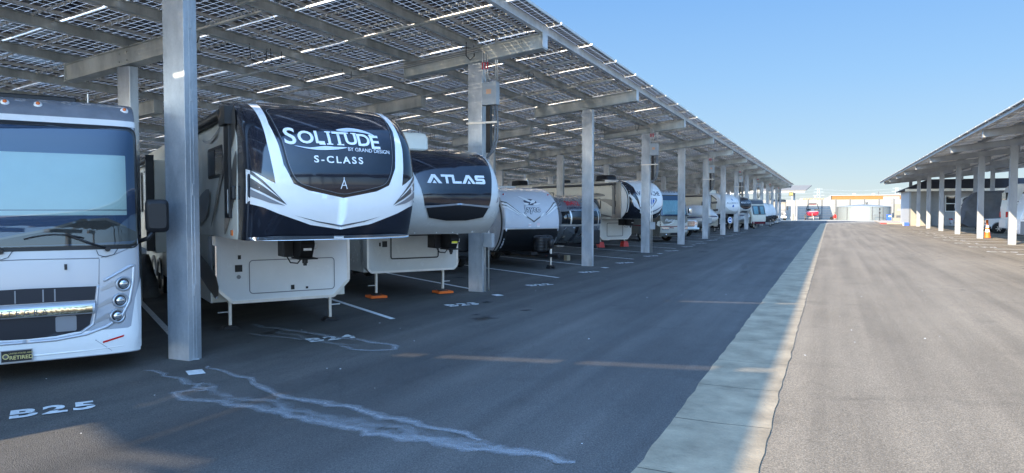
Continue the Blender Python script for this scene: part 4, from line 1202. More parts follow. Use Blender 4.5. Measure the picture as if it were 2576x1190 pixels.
decal('safety_sticker', [[(-.24, 1.54), (-.12, 1.54), (-.12, 1.555), (-.24, 1.555)], [(.14, 1.54), (.26, 1.54), (.26, 1.555), (.14, 1.555)], [(.14, 1.60), (.26, 1.60), (.26, 1.612), (.14, 1.612)]], S21, REDTXT, c21, off=.013)
for x in (-1.0, 1.0):
    mbr = MB(); q_ = S21(x, 2.66, .0); mbr.cyl(q_, (q_[0], q_[1] - .03, q_[2] + .03), .03, .02, n=8); mbr.build('marker_lamp', REDLENS, c21)
SL21 = sideS(1.209)
for pts, m_ in (([(.5, 1.42), (.35, 2.5), (.8, 2.6), (2.6, 2.0), (3.4, 1.6), (2.0, 1.42)], WHITE), ([(.4, 1.40), (3.6, 1.55), (6, 1.4), (6, .65), (.9, .65)], MIDGREY), ([(.4, 1.40), (3.5, 1.58), (3.5, 1.50), (.4, 1.33)], DGREY),
                ([(.4, 2.55), (.8, 2.6), (1.1, 2.2), (.7, 2.2), (.35, 2.35)], DGREY), ([(.8, .9), (1.6, 1.2), (2.4, 1.1), (2.2, .98), (1.6, 1.05), (1.0, .8)], WHITE)):
    decal('side_graphic', pts, SL21, m_, r21, off=.004 + (.004 if m_ in (DGREY, WHITE) else 0), step=.5)
mbr = MB(); mbr.box(-.5, .45, 1.9, 2.9, 2.97, 3.03); mbr.build('roof_vent', WHITE_M, r21, bevel=.02)
mbr = MB(); mbr.box(-.62, -.35, -.75, -.63, .50, .60); mbr.build('battery_box', BLACK, r21); mbr = MB(); mbr.box(-.15, .0, -1.0, -.99, .44, .50); mbr.build('red_tag', RED, r21)
# rounded aluminium trailer
P20 = [(.70, .60), (.9, .36), (1.15, .16), (1.5, .04), (1.8, 0), (2.05, .10), (2.3, .30), (2.5, .58), (2.65, .95), (2.72, 1.4), (2.74, 1.9)]
r20, S20, c20 = travel_trailer('rounded polished aluminium trailer with red number above wraparound window', 20, -1.9, -.05, P20, 1.2, .75, 2.4, 7.5, BRUSHED, DARKMET, None, trim=BRUSHED, tanks=False, tongue=.45, wallmat=BRUSHED)
decal('wrap_window', [(-1.05, 2.02), (-.6, 2.06), (0, 2.07), (.6, 2.06), (1.05, 2.02), (1.05, 1.52), (0, 1.50), (-1.05, 1.52)], S20, GLASS_D, c20, off=.01, step=.08)
for x in (-.72, .72): decal('window_divider', [(x - .03, 1.50), (x + .03, 1.50), (x + .03, 2.06), (x - .03, 2.06)], S20, ALU, c20, off=.014)
decal('belt_rail', [(-1.19, 1.44), (1.19, 1.44), (1.19, 1.49), (-1.19, 1.49)], S20, ALU, c20, off=.018, step=.08)
lettering('lettering', '30412', S20, (-.45, 2.36), .25, REDTXT, c20, off=.01, bold=.008)
lettering('lettering', 'AIRSTREAM', S20, (-.45, 2.17), .125, DKTXT, c20, off=.01, bold=.004, sx=1.1)
decal('stone_guard', [(-.95, .80), (-.35, .80), (-.35, 1.40), (-.95, 1.40)], S20, CHROME, c20, off=.02, step=.08)
mbr = MB(); mbr.box(-.3, .3, -.55, -.1, .68, 1.28); mbr.build('propane_cover', DARKMET, r20, bevel=.06)
mbr = MB(); mbr.box(-.95, -.78, .1, .3, 0, .22); o = mbr.build('support_block', CONC, r20)

# ---------------------------------------------------------------- cream fifth wheel with white nose
P18 = [(1.62, .55), (1.8, .30), (2.1, .08), (2.5, 0), (2.9, .06), (3.25, .3), (3.5, .65), (3.65, 1.1), (3.72, 1.6), (3.74, 2.1)]
r18, S18, cap18 = fifth_wheel('cream and black trailer with white nose and blue shield standing on red blocks', 18, -1.2, 0, P18, 1.22, .50, L=12.5, capmat=WHITE, bodymat=BEIGE,
                              boxmat=LGREY, ybox=2.75, zlow=.45, jackz=.45, pads='red', wheels=(9.2, 10.3), cham=.28)
decal('black_side', [(-1.215, 1.63), (-1.215, 3.6), (-.95, 3.68), (-.82, 3.3), (-.86, 2.9), (-.72, 2.5), (-.66, 2.25), (-.55, 1.95), (-.2, 1.80), (-.1, 1.63)], S18, NAVY, cap18, off=.006, step=.09, mirror=False)
decal('black_side', [(1.215, 1.63), (1.215, 2.6), (1.1, 2.3), (.8, 1.98), (.4, 1.82), (-.1, 1.78), (-.1, 1.63)], S18, NAVY, cap18, off=.006, step=.09)
for a in (0, 1):
    decal('silver_flash', [(-1.15 + .1 * a, 2.95 - .3 * a), (-.9, 2.6 - .2 * a), (-.62, 2.1), (-.75, 2.15), (-1.0, 2.5 - .2 * a), (-1.2 + .1 * a, 2.85 - .3 * a)], S18, SILVTXT if a else WHITE, cap18, off=.012)
lettering('lettering', 'AVALANCHE', S18, (-.08, 2.95), .30, DKTXT, cap18, off=.008, bold=.008)
decal('shield', [(-.16, 2.72), (.46, 2.72), (.52, 2.6), (.15, 2.16), (-.22, 2.6)], S18, MIDGREY, cap18, off=.008)
decal('shield', [(-.06, 2.68), (.36, 2.68), (.40, 2.6), (.15, 2.24), (-.10, 2.6)], S18, WHITE, cap18, off=.012)
decal('shield', [(0.0, 2.66), (.30, 2.66), (.32, 2.58), (.15, 2.30), (-.02, 2.58)], S18, BLUELOGO, cap18, off=.016)
decal('shield', [(-.9, 2.25), (-.3, 2.2), (.15, 2.02), (.7, 2.2), (1.1, 2.35), (.7, 2.12), (.15, 1.94), (-.3, 2.1)], S18, MIDGREY, cap18, off=.008, rnd=2)
frame_strip(lambda x, z, o=0: (x, 2.75 - .006 - o, z), -.62, .56, .62, 1.38, .08, .03, 'compartment_frame', BLACK, r18)
SL18 = sideS(1.227)
side_window(r18, 2.55, 3.75, 2.15, 2.72, 1.21); side_window(r18, 6.9, 7.7, 2.45, 3.15, 1.21); side_window(r18, 9.6, 10.4, 2.45, 3.05, 1.21)
mbr = MB(); mbr.box(-1.28, -1.21, 1.35, 1.55, 1.85, 3.45); mbr.cyl((-1.29, 1.4, 3.48), (-1.29, 9.0, 3.48), .07, n=10); mbr.build('awning_arm', DGREY, r18)
side_panel('door', rrect(3.0, 3.75, .75, 1.50, .06), 1.19, BLACK, r18, .01); side_panel('door_skin', rrect(3.04, 3.71, .79, 1.46, .05), 1.19, BEIGE, r18, .014)
for pts, m_ in (([(2.2, 2.85), (3.6, 2.80), (5.2, 2.55), (3.6, 2.95), (2.6, 3.0)], DGREY), ([(1.1, 2.5), (2.2, 2.7), (4.5, 2.6), (2.5, 2.6), (1.4, 2.2)], TAUPE), ([(1.3, 1.72), (3.5, 1.95), (6.0, 2.35), (3.6, 2.10), (1.6, 1.66)], DGREY), ([(1.8, 1.70), (4, 1.80), (7.0, 2.3), (4.2, 1.9)], TAUPE)):
    decal('side_graphic', pts, SL18, m_, r18, off=.004, rnd=3, step=.5)
decal('side_cap', [(.85, 1.64), (1.7, 1.66), (1.25, 2.3), (1.3, 2.9), (1.9, 3.58), (.9, 3.58)], SL18, NAVY, r18, off=.02, step=.5)
ac_unit(r18, -.3, 3.2, 3.70, BLACK, .75, 1.0, .34); ac_unit(r18, -.2, 7.2, 3.70, BLACK, .6, .6, .22); ac_unit(r18, -.3, 12.0, 3.70, BLACK, .75, 1.0, .34)

# ---------------------------------------------------------------- farther fifth wheels
P11 = [(1.72, .45), (1.9, .22), (2.2, .05), (2.5, 0), (2.9, .08), (3.2, .32), (3.45, .7), (3.58, 1.1), (3.64, 1.6), (3.66, 2.1)]
r11, S11, cap11 = fifth_wheel('beige trailer with white nose and spare wheel in a white cover below', 11, -.75, 0, P11, 1.22, .50, L=12, capmat=WHITE, bodymat=BEIGE, boxmat=BEIGE, ybox=2.7, zlow=.6, pin=True)
decal('lower_nose', [(-1.21, 1.74), (0, 1.74), (1.21, 1.74), (1.21, 2.05), (.3, 1.95), (-.5, 2.15), (-1.21, 2.6)], S11, LGREY, cap11, off=.006, step=.1)
lettering('lettering', 'ALLIANCE', S11, (0, 2.72), .27, DKTXT, cap11, off=.008, sx=1.15, spacing=1.15)
decal('emblem', [[(.0, 2.98), (.18, 2.98), (.0, 3.2)], [(-.1, 2.36), (.16, 2.36), (.12, 2.56), (-.04, 2.56)]], S11, BLUELOGO, cap11, off=.008)
SL11 = sideS(1.227)
side_window(r11, 1.9, 2.7, 2.2, 2.9, 1.21); side_window(r11, 5.5, 6.3, 2.5, 3.0, 1.21)
mbr = MB(); mbr.box(-1.28, -1.21, 1.5, 1.7, 2.0, 3.4); mbr.cyl((-1.3, 1.5, 3.42), (-1.3, 8.5, 3.42), .08, n=10); mbr.build('awning_arm', DGREY, r11)
for pts in ([(.8, 2.9), (1.6, 2.85), (1.4, 2.65), (.8, 2.7)], [(.7, 2.2), (1.8, 2.1), (1.5, 1.95), (.7, 2.0)], [(.85, 3.1), (1.5, 3.5), (2.3, 3.5), (1.5, 3.4), (.9, 3.0)]): decal('side_graphic', pts, SL11, DGREY, r11, off=.004, step=.5)
ac_unit(r11, -.3, 2.6, 3.62, CREAM, .85, 1.1, .38)
mbr = MB(); mbr.lathe([(.30, .11), (.36, .10), (.38, .03), (.38, -.09), (.30, -.11)], (0, 0, 0), 24, axis='y'); sp = mbr.build('spare_wheel', RUBBER, r11); sp.location = (-.1, .35, 1.14)
mbr = MB(); mbr.cyl((0, -.112, 0), (0, -.118, 0), .30, n=24); fc = mbr.build('wheel_cover', WHITE, sp)
mbr = MB(); mbr.cyl((0, -.119, 0), (0, -.122, 0), .22, n=20); mbr.build('cover_emblem', BLUELOGO, fc); mbr = MB(); mbr.box(-.19, .19, -.127, -.123, -.05, .05); mbr.cyl((0, -.123, .0), (0, -.127, .0), .09, n=16); mbr.build('emblem_bar', WHITE, fc)
mbr = MB(); mbr.bar((-.1, .5, 1.14), (-.1, 1.2, 1.6), .08, .08); mbr.build('wheel_carrier', DARKMET, r11)

P9 = [(1.76, .45), (1.95, .22), (2.2, .05), (2.5, 0), (2.85, .08), (3.15, .32), (3.4, .7), (3.5, 1.1), (3.55, 1.6), (3.57, 2.1)]
r9, S9, cap9 = fifth_wheel('silver trailer with navy front window beyond the beige trailer', 9, -.45, 0, P9, 1.22, .50, L=11, capmat=LGREY, bodymat=WHITE_M, boxmat=GREYP, ybox=2.7, zlow=.6)
decal('front_window', [(-.95, 3.4), (0, 3.5), (.95, 3.4), (1.0, 2.9), (.85, 2.4), (.4, 2.2), (0, 2.14), (-.4, 2.2), (-.85, 2.4), (-1.0, 2.9)], S9, NAVY, cap9, off=.006, step=.1)
lettering('lettering', 'REFLECTION', S9, (0, 2.85), .24, WHTXT, cap9, off=.012, shear=.15)
decal('chin', [(-.6, 1.8), (.6, 1.8), (.45, 2.0), (-.45, 2.0)], S9, DGREY, cap9, off=.006)

# ---------------------------------------------------------------- motorhomes
def motorhome(label, j, t0, e, prof, hw, D, capn, L, paint, low, group='motorhomes under the canopy', wheels=(1.9, 7.0)):
    root = thing('motorhome', label, 'motorhome', place(j, t0, e), RZ, group)
    S = nose(prof, hw, D, capn); z0, z1 = prof[0][0], prof[-1][0]
    mb = MB(); nose_mesh(mb, S, hw, z0, z1, D + 1.2); fr = mb.build('front_shell', paint, root)
    zs = z1 - .12
    mb = MB(); xw = hw - .01
    sec = [(-xw, z0 + .12), (xw, z0 + .12), (xw, zs), (xw - .1, zs + .09), (-xw + .1, zs + .09), (-xw, zs)]
    mb.loft([[(x, D + .75, z) for x, z in sec], [(x, L, z) for x, z in sec]], smooth=False); body = mb.build('body', paint, root, bevel=.03)
    for y in wheels:
        for s_ in (-1, 1): wheel(root, s_ * (hw - .17), y, .46, .28, s_)
    return root, S, fr, body

P25 = [(.25, .06), (.5, .01), (1.0, 0), (1.7, .04), (2.4, .12), (3.0, .22), (3.2, .3), (3.38, .42), (3.49, .62), (3.54, .9), (3.56, 1.3)]
r25, S25, f25, b25 = motorhome('silver motorhome with teal blind and silver grille bar at the left edge', 25, -1.35, 0, P25, 1.25, .30, 5, 9.5, SILVER, WHITE)
X1 = 1.235
def band(z0, z1, x0=-X1, x1=X1, n=10, c=0.0):
    """strip across the front from x0 to x1, ends lifted by c"""
    lo = [(x0 + (x1 - x0) * k / n, z0 + c * (2 * k / n - 1) ** 2) for k in range(n + 1)]
    hi = [(x1 - (x1 - x0) * k / n, z1 + c * (2 * k / n - 1) ** 2) for k in range(n + 1)]
    return lo + hi
decal('roof_fairing', band(3.27, 3.545), S25, GREYROOF, f25, off=.006, step=.08)
decal('white_belt', band(3.19, 3.27), S25, WHITE, f25, off=.008, step=.1)
decal('windscreen_seal', rrect(-1.243, 1.243, 1.60, 3.19, .10), S25, BLACK, f25, off=.006, step=.1)
decal('cab_interior', rrect(-1.20, 1.20, 1.66, 3.13, .08), S25, DARKINT, f25, off=.012, step=.1)
decal('blind', rrect(-1.10, 1.10, 2.03, 2.80, .01), S25, BLIND, f25, off=.018, step=.1)
decal('blind_hem', [(-1.10, 2.09), (1.10, 2.09), (1.10, 2.10), (-1.10, 2.10)], S25, DGREY, f25, off=.021, step=.1)
decal('dashboard', [(-.6, 1.67), (-.2, 1.76), (.25, 1.86), (.6, 1.97), (.88, 1.98), (1.08, 1.88), (1.17, 1.70)], S25, DASH, f25, off=.016, step=.1, rnd=3)
decal('dash_trim', [(-.6, 1.68), (-.2, 1.775), (.25, 1.87), (.6, 1.985), (.88, 1.995), (1.10, 1.88), (1.06, 1.88), (.86, 1.965), (.6, 1.955), (.25, 1.84), (-.2, 1.75)], S25, TAUPE, f25, off=.020, step=.1)
decal('windscreen', rrect(-1.21, 1.21, 1.65, 3.14, .08), S25, GLASS, f25, off=.032, step=.1)
decal('lower_paint', band(.262, .58), S25, WHITE, f25, off=.006, step=.08)
decal('side_paint', [(1.244, .4), (1.244, 1.22), (1.17, .95), (1.12, .6), (.95, .5), (.6, .42), (.6, .3), (1.244, .3)], S25, WHITE, f25, off=.009, step=.06)
decal('grille', [(-.72, .97), (-.74, 1.14), (0, 1.15), (.74, 1.14), (.72, .97)], S25, MESHG, f25, off=.008, step=.1)
decal('grille', [(-.69, .80), (-.66, .66), (-.56, .59), (-.3, .55), (0, .54), (.3, .55), (.56, .59), (.66, .66), (.69, .80)], S25, MESHG, f25, off=.008, step=.1)
for xx in (-.30, -.10, .18, .30):
    mbr = MB(); a = Vector(S25(xx, .98, .012)); b = Vector(S25(xx, 1.13, .012)); mbr.bar(a, b, .015, .008, (0, -1, 0)); mbr.build('grille_strut', MIDGREY, f25)
decal('radiator_panel', rrect(.30, .52, .60, .79, .02), S25, GREYP, f25, off=.011)
rows = []
for i in range(25):
    x = -.72 + 1.44 * i / 24; ring_ = []
    for zz, dd in ((.80, .01), (.805, .05), (.86, .075), (.92, .06), (.955, .03), (.96, .01)):
        ring_.append(S25(x, zz, dd))
    rows.append(ring_)
mbr = MB(); mbr.loft(rows, closed=False, cap=False); bar_ = mbr.build('grille_bar', SILVER, f25)
decal('gold_reflection', band(.822, .912, -.69, .69, 24), lambda x, z, o=0: S25(x, z, .078 - abs(z - .867) * .25 + o), GOLD_REFL, bar_, off=.003, step=.05)  # gold reflections on the silver bar, painted on as a strip
lettering('lettering', 'INTEGRA', lambda x, z, o=0: S25(x, z, .078 - abs(z - .867) * .25 + o), (-.06, .868), .082, DKTXT, bar_, off=.006, spacing=1.9, step=.05)
# moulded lip below the grille and the lamp clusters
def tube_on(S, pts, r, name, m, parent, off=.0, n=8):
    pp = []
    for i in range(len(pts) - 1):
        for k in range(6):
            t = k / 6; x = pts[i][0] * (1 - t) + pts[i + 1][0] * t; z = pts[i][1] * (1 - t) + pts[i + 1][1] * t; pp.append(Vector(S(x, z, off)))
    pp.append(Vector(S(*pts[-1], off)))
    mb = MB(); mb.tube(pp, r, n); return mb.build(name, m, parent)
for s_ in (-1, 1):
    q = lambda pts: [(s_ * x, z) for x, z in pts]
    tube_on(S25, q([(0, .50), (.3, .50), (.62, .54), (.85, .62), (1.02, .74), (1.11, .92), (1.16, 1.2), (1.17, 1.38), (1.12, 1.37), (.82, 1.20)]), .022, 'lamp_surround', SILVER, f25, -.004)
    tube_on(S25, q([(.76, 1.15), (.74, .9), (.70, .66), (.56, .56), (.3, .525), (0, .52)]), .016, 'grille_surround', SILVER, f25, -.004)
    for zc, xc_ in ((1.15, 1.04), (.94, 1.0), (.745, .965)):
        c = Vector(S25(s_ * xc_, zc, .0)); mbr = MB()
        mbr.lathe([(.098, .01), (.095, -.03), (.075, -.035), (.066, -.012), (.03, .0)], (0, 0, 0), 20, axis='y', caps=False)
        hl = mbr.build('headlamp', DIMPLE, f25); hl.location = c + Vector((0, .012, 0)); hl.rotation_euler = (0, 0, s_ * R(18))
        mbr = MB(); mbr.lathe([(.055, -.02), (.05, -.035), (.03, -.045), (.0005, -.048)], (0, 0, 0), 18, axis='y', caps=False); mbr.build('lens', LENS, hl)
        mbr = MB(); mbr.lathe([(.066, -.012), (.064, -.024), (.056, -.022)], (0, 0, 0), 18, axis='y', caps=False); mbr.build('bezel_ring', BLACK, hl)
        decal('lamp_fin', q([(xc_ - .10, zc + .05), (xc_ - .26, zc - .05), (xc_ - .24, zc - .07), (xc_ - .09, zc - .01)]), S25, DIMPLE, f25, off=.01)
    decal('marker_reflector', q([(.80, .41), (1.03, .47), (1.04, .495), (.80, .435)]), S25, REDLENS, f25, off=.014)
    tube_on(S25, q([(.80, 1.50), (.95, 1.53), (1.2, 1.64)]), .006, 'panel_gap', MIDGREY, f25, .0)
    tube_on(S25, q([(.77, 1.16), (.78, 1.48)]), .005, 'panel_gap', MIDGREY, f25, .0)
    tube_on(S25, q([(.72, .46), (.90, .30)]), .006, 'panel_gap', MIDGREY, f25, .004)
tube_on(S25, [(-.78, 1.49), (0, 1.50), (.78, 1.49)], .006, 'panel_gap', MIDGREY, f25)
tube_on(S25, [(-1.22, .36), (-.6, .33), (0, .325), (.6, .33), (1.22, .36)], .02, 'bumper_ridge', WHITE, f25, -.008)
mbr = MB(); a = Vector(S25(.42, 1.36, .01)); b = Vector(S25(.42, 1.43, .01)); mbr.bar(a, b, .03, .02, (0, -1, 0)); mbr.build('latch', BLACK, f25)
for xx in (-1.13, -.17, .0, .17, 1.13):
    if xx == 0: continue
    c = Vector(S25(xx, 3.42, .0)); mbr = MB(); mbr.lathe([(.05, 0), (.045, .02), (.02, .03)], (0, 0, 0), 12); ml = mbr.build('marker_lamp', WHITE, f25); ml.location = c; ml.rotation_euler = (R(55), 0, 0)
    mbr = MB(); mbr.lathe([(.025, .024), (.02, .045), (.001, .05)], (0, 0, 0), 10); mbr.build('lens', AMBER, ml)
# wipers
for xb, xt, xl, xr in ((.87, .45, .0, .62), (-.23, -.55, -1.1, -.4)):
    mbr = MB(); p0 = Vector(S25(xb, 1.60, .06)); p1 = Vector(S25(xt, 1.78, .07)); mbr.tube([p0, (p0 + p1) / 2 + Vector((0, -.03, .0)), p1], .014, 6)
    mbr.cyl(p0 + Vector((0, .05, 0)), p0 + Vector((0, -.03, 0)), .032, n=10)
    w = mbr.build('wiper', BLACK, f25)
    mbr = MB(); pp = [Vector(S25(xl + (xr - xl) * k / 10, 1.745 + .05 * math.sin(math.pi * k / 10), .055)) for k in range(11)]; mbr.tube(pp, .010, 5); mbr.build('blade', BLACK, w)
    mbr = MB(); mbr.tube([Vector(S25(xb + dx, 1.58 + dz, .03)) for dx, dz in ((-.12, .01), (-.10, -.05), (-.02, -.08), (.07, -.05), (.12, .03))], .004, 5); mbr.build('hose', BLACK, w)
# plate
c = Vector(S25(-.10, .355, .03)); mbr = MB(); mbr.box(-.16, .16, 0, .012, -.075, .075); pt = mbr.build('number_plate', DIMPLE, f25); pt.location = c
mbr = MB(); mbr.box(-.15, .15, -.003, 0, -.065, .065); mbr.build('plate_face', BLACK, pt)
YT = mat("gold_lettering", (.62, .52, .20), .5)
PS = lambda x, z, o=0: (x, -.003 - o, z)
lettering('lettering', 'RETIRED', PS, (.045, -.02), .062, YT, pt, off=.003, bold=.001); lettering('lettering', 'UNITED STATES ARMY', PS, (.045, .032), .024, YT, pt, off=.003)
mbr = MB(); mbr.cyl((-.108, -.004, 0), (-.108, -.0065, 0), .033, n=18); mbr.build('seal', YT, pt); mbr = MB(); mbr.cyl((-.108, -.007, 0), (-.108, -.009, 0), .022, n=14); mbr.build('seal_centre', DGREY, pt)
def mirror(root, s_, hw, y, z, m=BLACK, chrome=False, sc=1.0):
    mb = MB(); mb.tube([(s_ * (hw - .02), y, z - .35), (s_ * (hw + .10 * sc), y - .12, z - .30), (s_ * (hw + .16 * sc), y - .14, z - .22)], .03, 8); arm = mb.build('mirror_arm', BLACK if not chrome else CHROME, root)
    mb = MB(); rings = []
    for yy, s2 in ((-.05, .75), (-.02, 1), (.08, 1), (.13, .86)):
        rings.append([(s_ * (hw + .22 * sc) + x * s2 * sc, y - .14 + yy, z + zz * s2 * sc) for x, zz in rrect(-.14, .14, -.22, .22, .06, 3)])
    mb.loft(rings); mm = mb.build('mirror', m, root, bevel=.01); arm.parent = mm; return mm
mirror(r25, 1, 1.25, .35, 2.02)
mbr = MB(); mbr.box(-.8, .6, 1.0, 2.6, 3.53, 3.62); mbr.build('roof_rack', BLACK, r25, bevel=.02)
mbr = MB(); mbr.cyl((.75, 1.5, 3.55), (.75, 1.5, 3.75), .01, n=6); mbr.build('antenna', ALU, r25)

P16 = [(.38, .12), (.6, .04), (.9, 0), (1.4, .03), (1.75, .08), (2.3, .18), (2.9, .32), (3.05, .38), (3.25, .50), (3.35, .75), (3.4, 1.2)]
TPAINT = mat("taupe_paint", (.16, .152, .13), .22, coat=.5, var=.03)
PEWTER = mat("pale_pewter_paint", (.50, .48, .42), .22, coat=.5)
r16, S16, f16, b16 = motorhome('taupe and cream motorhome with chrome mirrors and curtained windscreen', 16, -1.75, -.03, P16, 1.25, .32, 4, 11, TPAINT, PEWTER)
decal('windscreen_seal', rrect(-1.22, 1.22, 1.68, 3.05, .08), S16, BLACK, f16, off=.006, step=.1)
decal('cab_interior', rrect(-1.16, 1.16, 1.74, 3.0, .06), S16, DARKINT, f16, off=.010, step=.1)
decal('curtain', rrect(-1.05, 1.05, 1.80, 2.72, .02), S16, BLINDW, f16, off=.014, step=.1)
decal('windscreen', rrect(-1.17, 1.17, 1.73, 3.01, .06), S16, GLASS, f16, off=.03, step=.1)
decal('roof_fairing', band(3.08, 3.38, -1.22, 1.22), S16, SILVER, f16, off=.006, step=.1)
decal('lower_paint', band(.62, 1.02, -1.235, 1.235), S16, PEWTER, f16, off=.006, step=.1)
decal('paint_curve', [(-1.24, 1.40), (-1.0, 1.15), (-.6, 1.2), (0, 1.45), (.5, 1.25), (1.0, 1.25), (1.24, 1.4), (1.24, 1.02), (-1.24, 1.02)], S16, PEWTER, f16, off=.007, step=.1, rnd=3)
decal('stripe', band(1.0, 1.05, -1.24, 1.24), S16, BURG, f16, off=.012, step=.1)
lettering('lettering', 'Phaeton', S16, (-.55, 1.42), .26, WHTXT, f16, off=.012, shear=.5, sx=.95)
decal('paint_curve', [(-1.1, 1.18), (-.6, 1.2), (-.1, 1.32), (-.6, 1.16)], S16, WHTXT, f16, off=.013, rnd=2)
for s_ in (-1, 1):
    q = lambda pts: [(s_ * x, z) for x, z in pts]
    decal('headlamp', q([(.72, .97), (1.13, .97), (1.17, .80), (.62, .80)]), S16, LENS, f16, off=.014)
    decal('fog_lamp_recess', q(rrect(.62, 1.0, .40, .58, .05)), S16, DGREY, f16, off=.006)
    c = Vector(S16(s_ * .80, .50, .02)); mbr = MB(); mbr.lathe([(.065, 0), (.06, -.02), (.001, -.03)], (0, 0, 0), 16, axis='y', caps=False); o = mbr.build('fog_lamp', LENS, f16); o.location = c
    decal('stripe', q([(.2, .95), (.6, .98), (.6, .92), (.2, .90)]), S16, BURG, f16, off=.012)
decal('grille', rrect(-.45, .45, .46, .60, .03), S16, MESHG, f16, off=.012)
decal('lower_valance', band(.39, .60, -1.235, 1.235), S16, TPAINT, f16, off=.008, step=.1)
for s_ in (-1, 1): mirror(r16, s_, 1.25, .25, 2.05, CHROME, True, .8)
SL16 = sideS(1.2405)
decal('side_graphic', [(.6, .45), (2.2, .45), (2.2, 1.0), (.6, 1.0)], SL16, DGREY, r16, off=.004, step=.6); decal('side_graphic', [(.5, 1.05), (6, 1.2), (6, 1.12), (.5, .98)], SL16, BURG, r16, off=.006, step=.6)
ac_unit(r16, 0, 2.5, 3.36, BLACK, .7, .9, .25)

P7 = [(.45, .12), (.7, .03), (1.1, 0), (1.6, .05), (2.2, .18), (2.8, .32), (3.0, .40), (3.2, .55), (3.3, .8), (3.34, 1.2)]
r7, S7, f7, b7 = motorhome('beige motorhome with green curtained windscreen far down the row', 7, .3, 0, P7, 1.24, .32, 4, 10, BEIGE, CREAM)
decal('cab_interior', rrect(-1.1, 1.1, 1.55, 2.6, .06), S7, DGREY, f7, off=.008, step=.1)
decal('curtain', [rrect(-.9, -.2, 1.6, 2.5, .02), rrect(.2, .9, 1.6, 2.5, .02)], S7, BLINDW, f7, off=.012, step=.1)
decal('windscreen', rrect(-1.1, 1.1, 1.55, 2.6, .06), S7, GLASS, f7, off=.03, step=.1)
decal('roof_fairing', band(2.75, 3.3, -1.2, 1.2), S7, DGREY, f7, off=.006, step=.1)
decal('bumper', band(.47, .75, -1.2, 1.2), S7, BURG, f7, off=.006, step=.1)

# shading trailers parked beside and behind the camera, out of the frame
for j, t0 in ((27, -2.1), (26, -3.6)):
    rr, SS, cc = fifth_wheel('cream trailer parked in the %s stall before the silver motorhome' % ('second' if j == 27 else 'first'), j, t0 + .0, 0, [(z, .25 if z < 3.2 else .25) for z, y in [(1.6, 0), (2.2, 0), (2.8, 0), (3.3, 0)]], 1.22, .10, L=9, capmat=CREAM, bodymat=CREAM, boxmat=CREAM, ybox=.4, pin=False, cham=.05)

# ---------------------------------------------------------------- pickup truck
def loft_car(root, name, secs, m, bevel=0):
    mb = MB(); mb.loft(secs, smooth=False); return mb.build(name, m, root, bevel=bevel)
def pickup(label, loc, rz, paint, group=None, h=1.0):
    root = thing('pickup_truck', label, 'pickup truck', loc, rz, group)
    hw = .98
    def body_sec(y, zt, zb=.55, w=hw): return [(-w, y, zb), (-w, y, zt - .12), (-w + .10, y, zt), (w - .10, y, zt), (w, y, zt - .12), (w, y, zb)]
    mb = MB(); mb.loft([body_sec(0.0, 1.22, .72, hw - .06), body_sec(.10, 1.30, .62), body_sec(1.55, 1.36), body_sec(1.8, 1.36), body_sec(5.9, 1.36)], smooth=False)
    mb.build('body', paint, root, bevel=.04)
    mb = MB(); mb.loft([[(-.86, 1.65, 1.34), (.86, 1.65, 1.34), (.86, 1.65, 1.36), (-.86, 1.65, 1.36)], [(-.74, 2.35, 1.36), (.74, 2.35, 1.36), (.74, 2.35, 1.92), (-.74, 2.35, 1.92)], [(-.74, 3.7, 1.36), (.74, 3.7, 1.36), (.74, 3.7, 1.92), (-.74, 3.7, 1.92)], [(-.86, 4.0, 1.36), (.86, 4.0, 1.36), (.86, 4.0, 1.38), (-.86, 4.0, 1.38)]], smooth=False)
    mb.build('cab', paint, root, bevel=.04)
    mb = MB(); mb.add([(-.78, 1.70, 1.40), (.78, 1.70, 1.40), (.68, 2.30, 1.88), (-.68, 2.30, 1.88)], [(0, 1, 2, 3)])
    w = mb.build('windscreen', GLASS_D, root, fix=False); w.location = (0, -.02, .02)
    for s_ in (-1, 1):
        mb = MB(); x = s_ * .83; mb.add([(s_ * .868, 1.95, 1.40), (s_ * .868, 3.7, 1.40), (s_ * .76, 3.55, 1.84), (s_ * .76, 2.40, 1.84)], [(0, 1, 2, 3)]); mb.build('side_window', GLASS_D, root, fix=False)
        mb = MB(); mb.box(s_ * .62, s_ * .93, -.035, .03, .92, 1.18); mb.build('headlamp', LENS, root, bevel=.02)
        for y in (.95, 4.75): wheel(root, s_ * (hw - .13), y, .42, .26, s_)
    mb = MB(); mb.box(-.58, .58, -.05, .02, .78, 1.22); g = mb.build('grille', BLACK, root, bevel=.03)
    for z in (.86, .96, 1.06, 1.15):
        mb = MB(); mb.box(-.56, .56, -.07, -.05, z - .02, z + .02); mb.build('grille_bar', CHROME, g)
    mb = MB(); mb.loft([[(x, y, z) for y, z in ((-.14, .48), (-.20, .58), (-.18, .72), (.0, .72), (.0, .48))] for x in (-.95, -.6, .6, .95)], smooth=False); mb.build('bumper', CHROME, root, bevel=.02)
    return root
pickup('white pickup truck with chrome grille beside the taupe motorhome', place(14, -3.0, .15), RZ, WHITE)

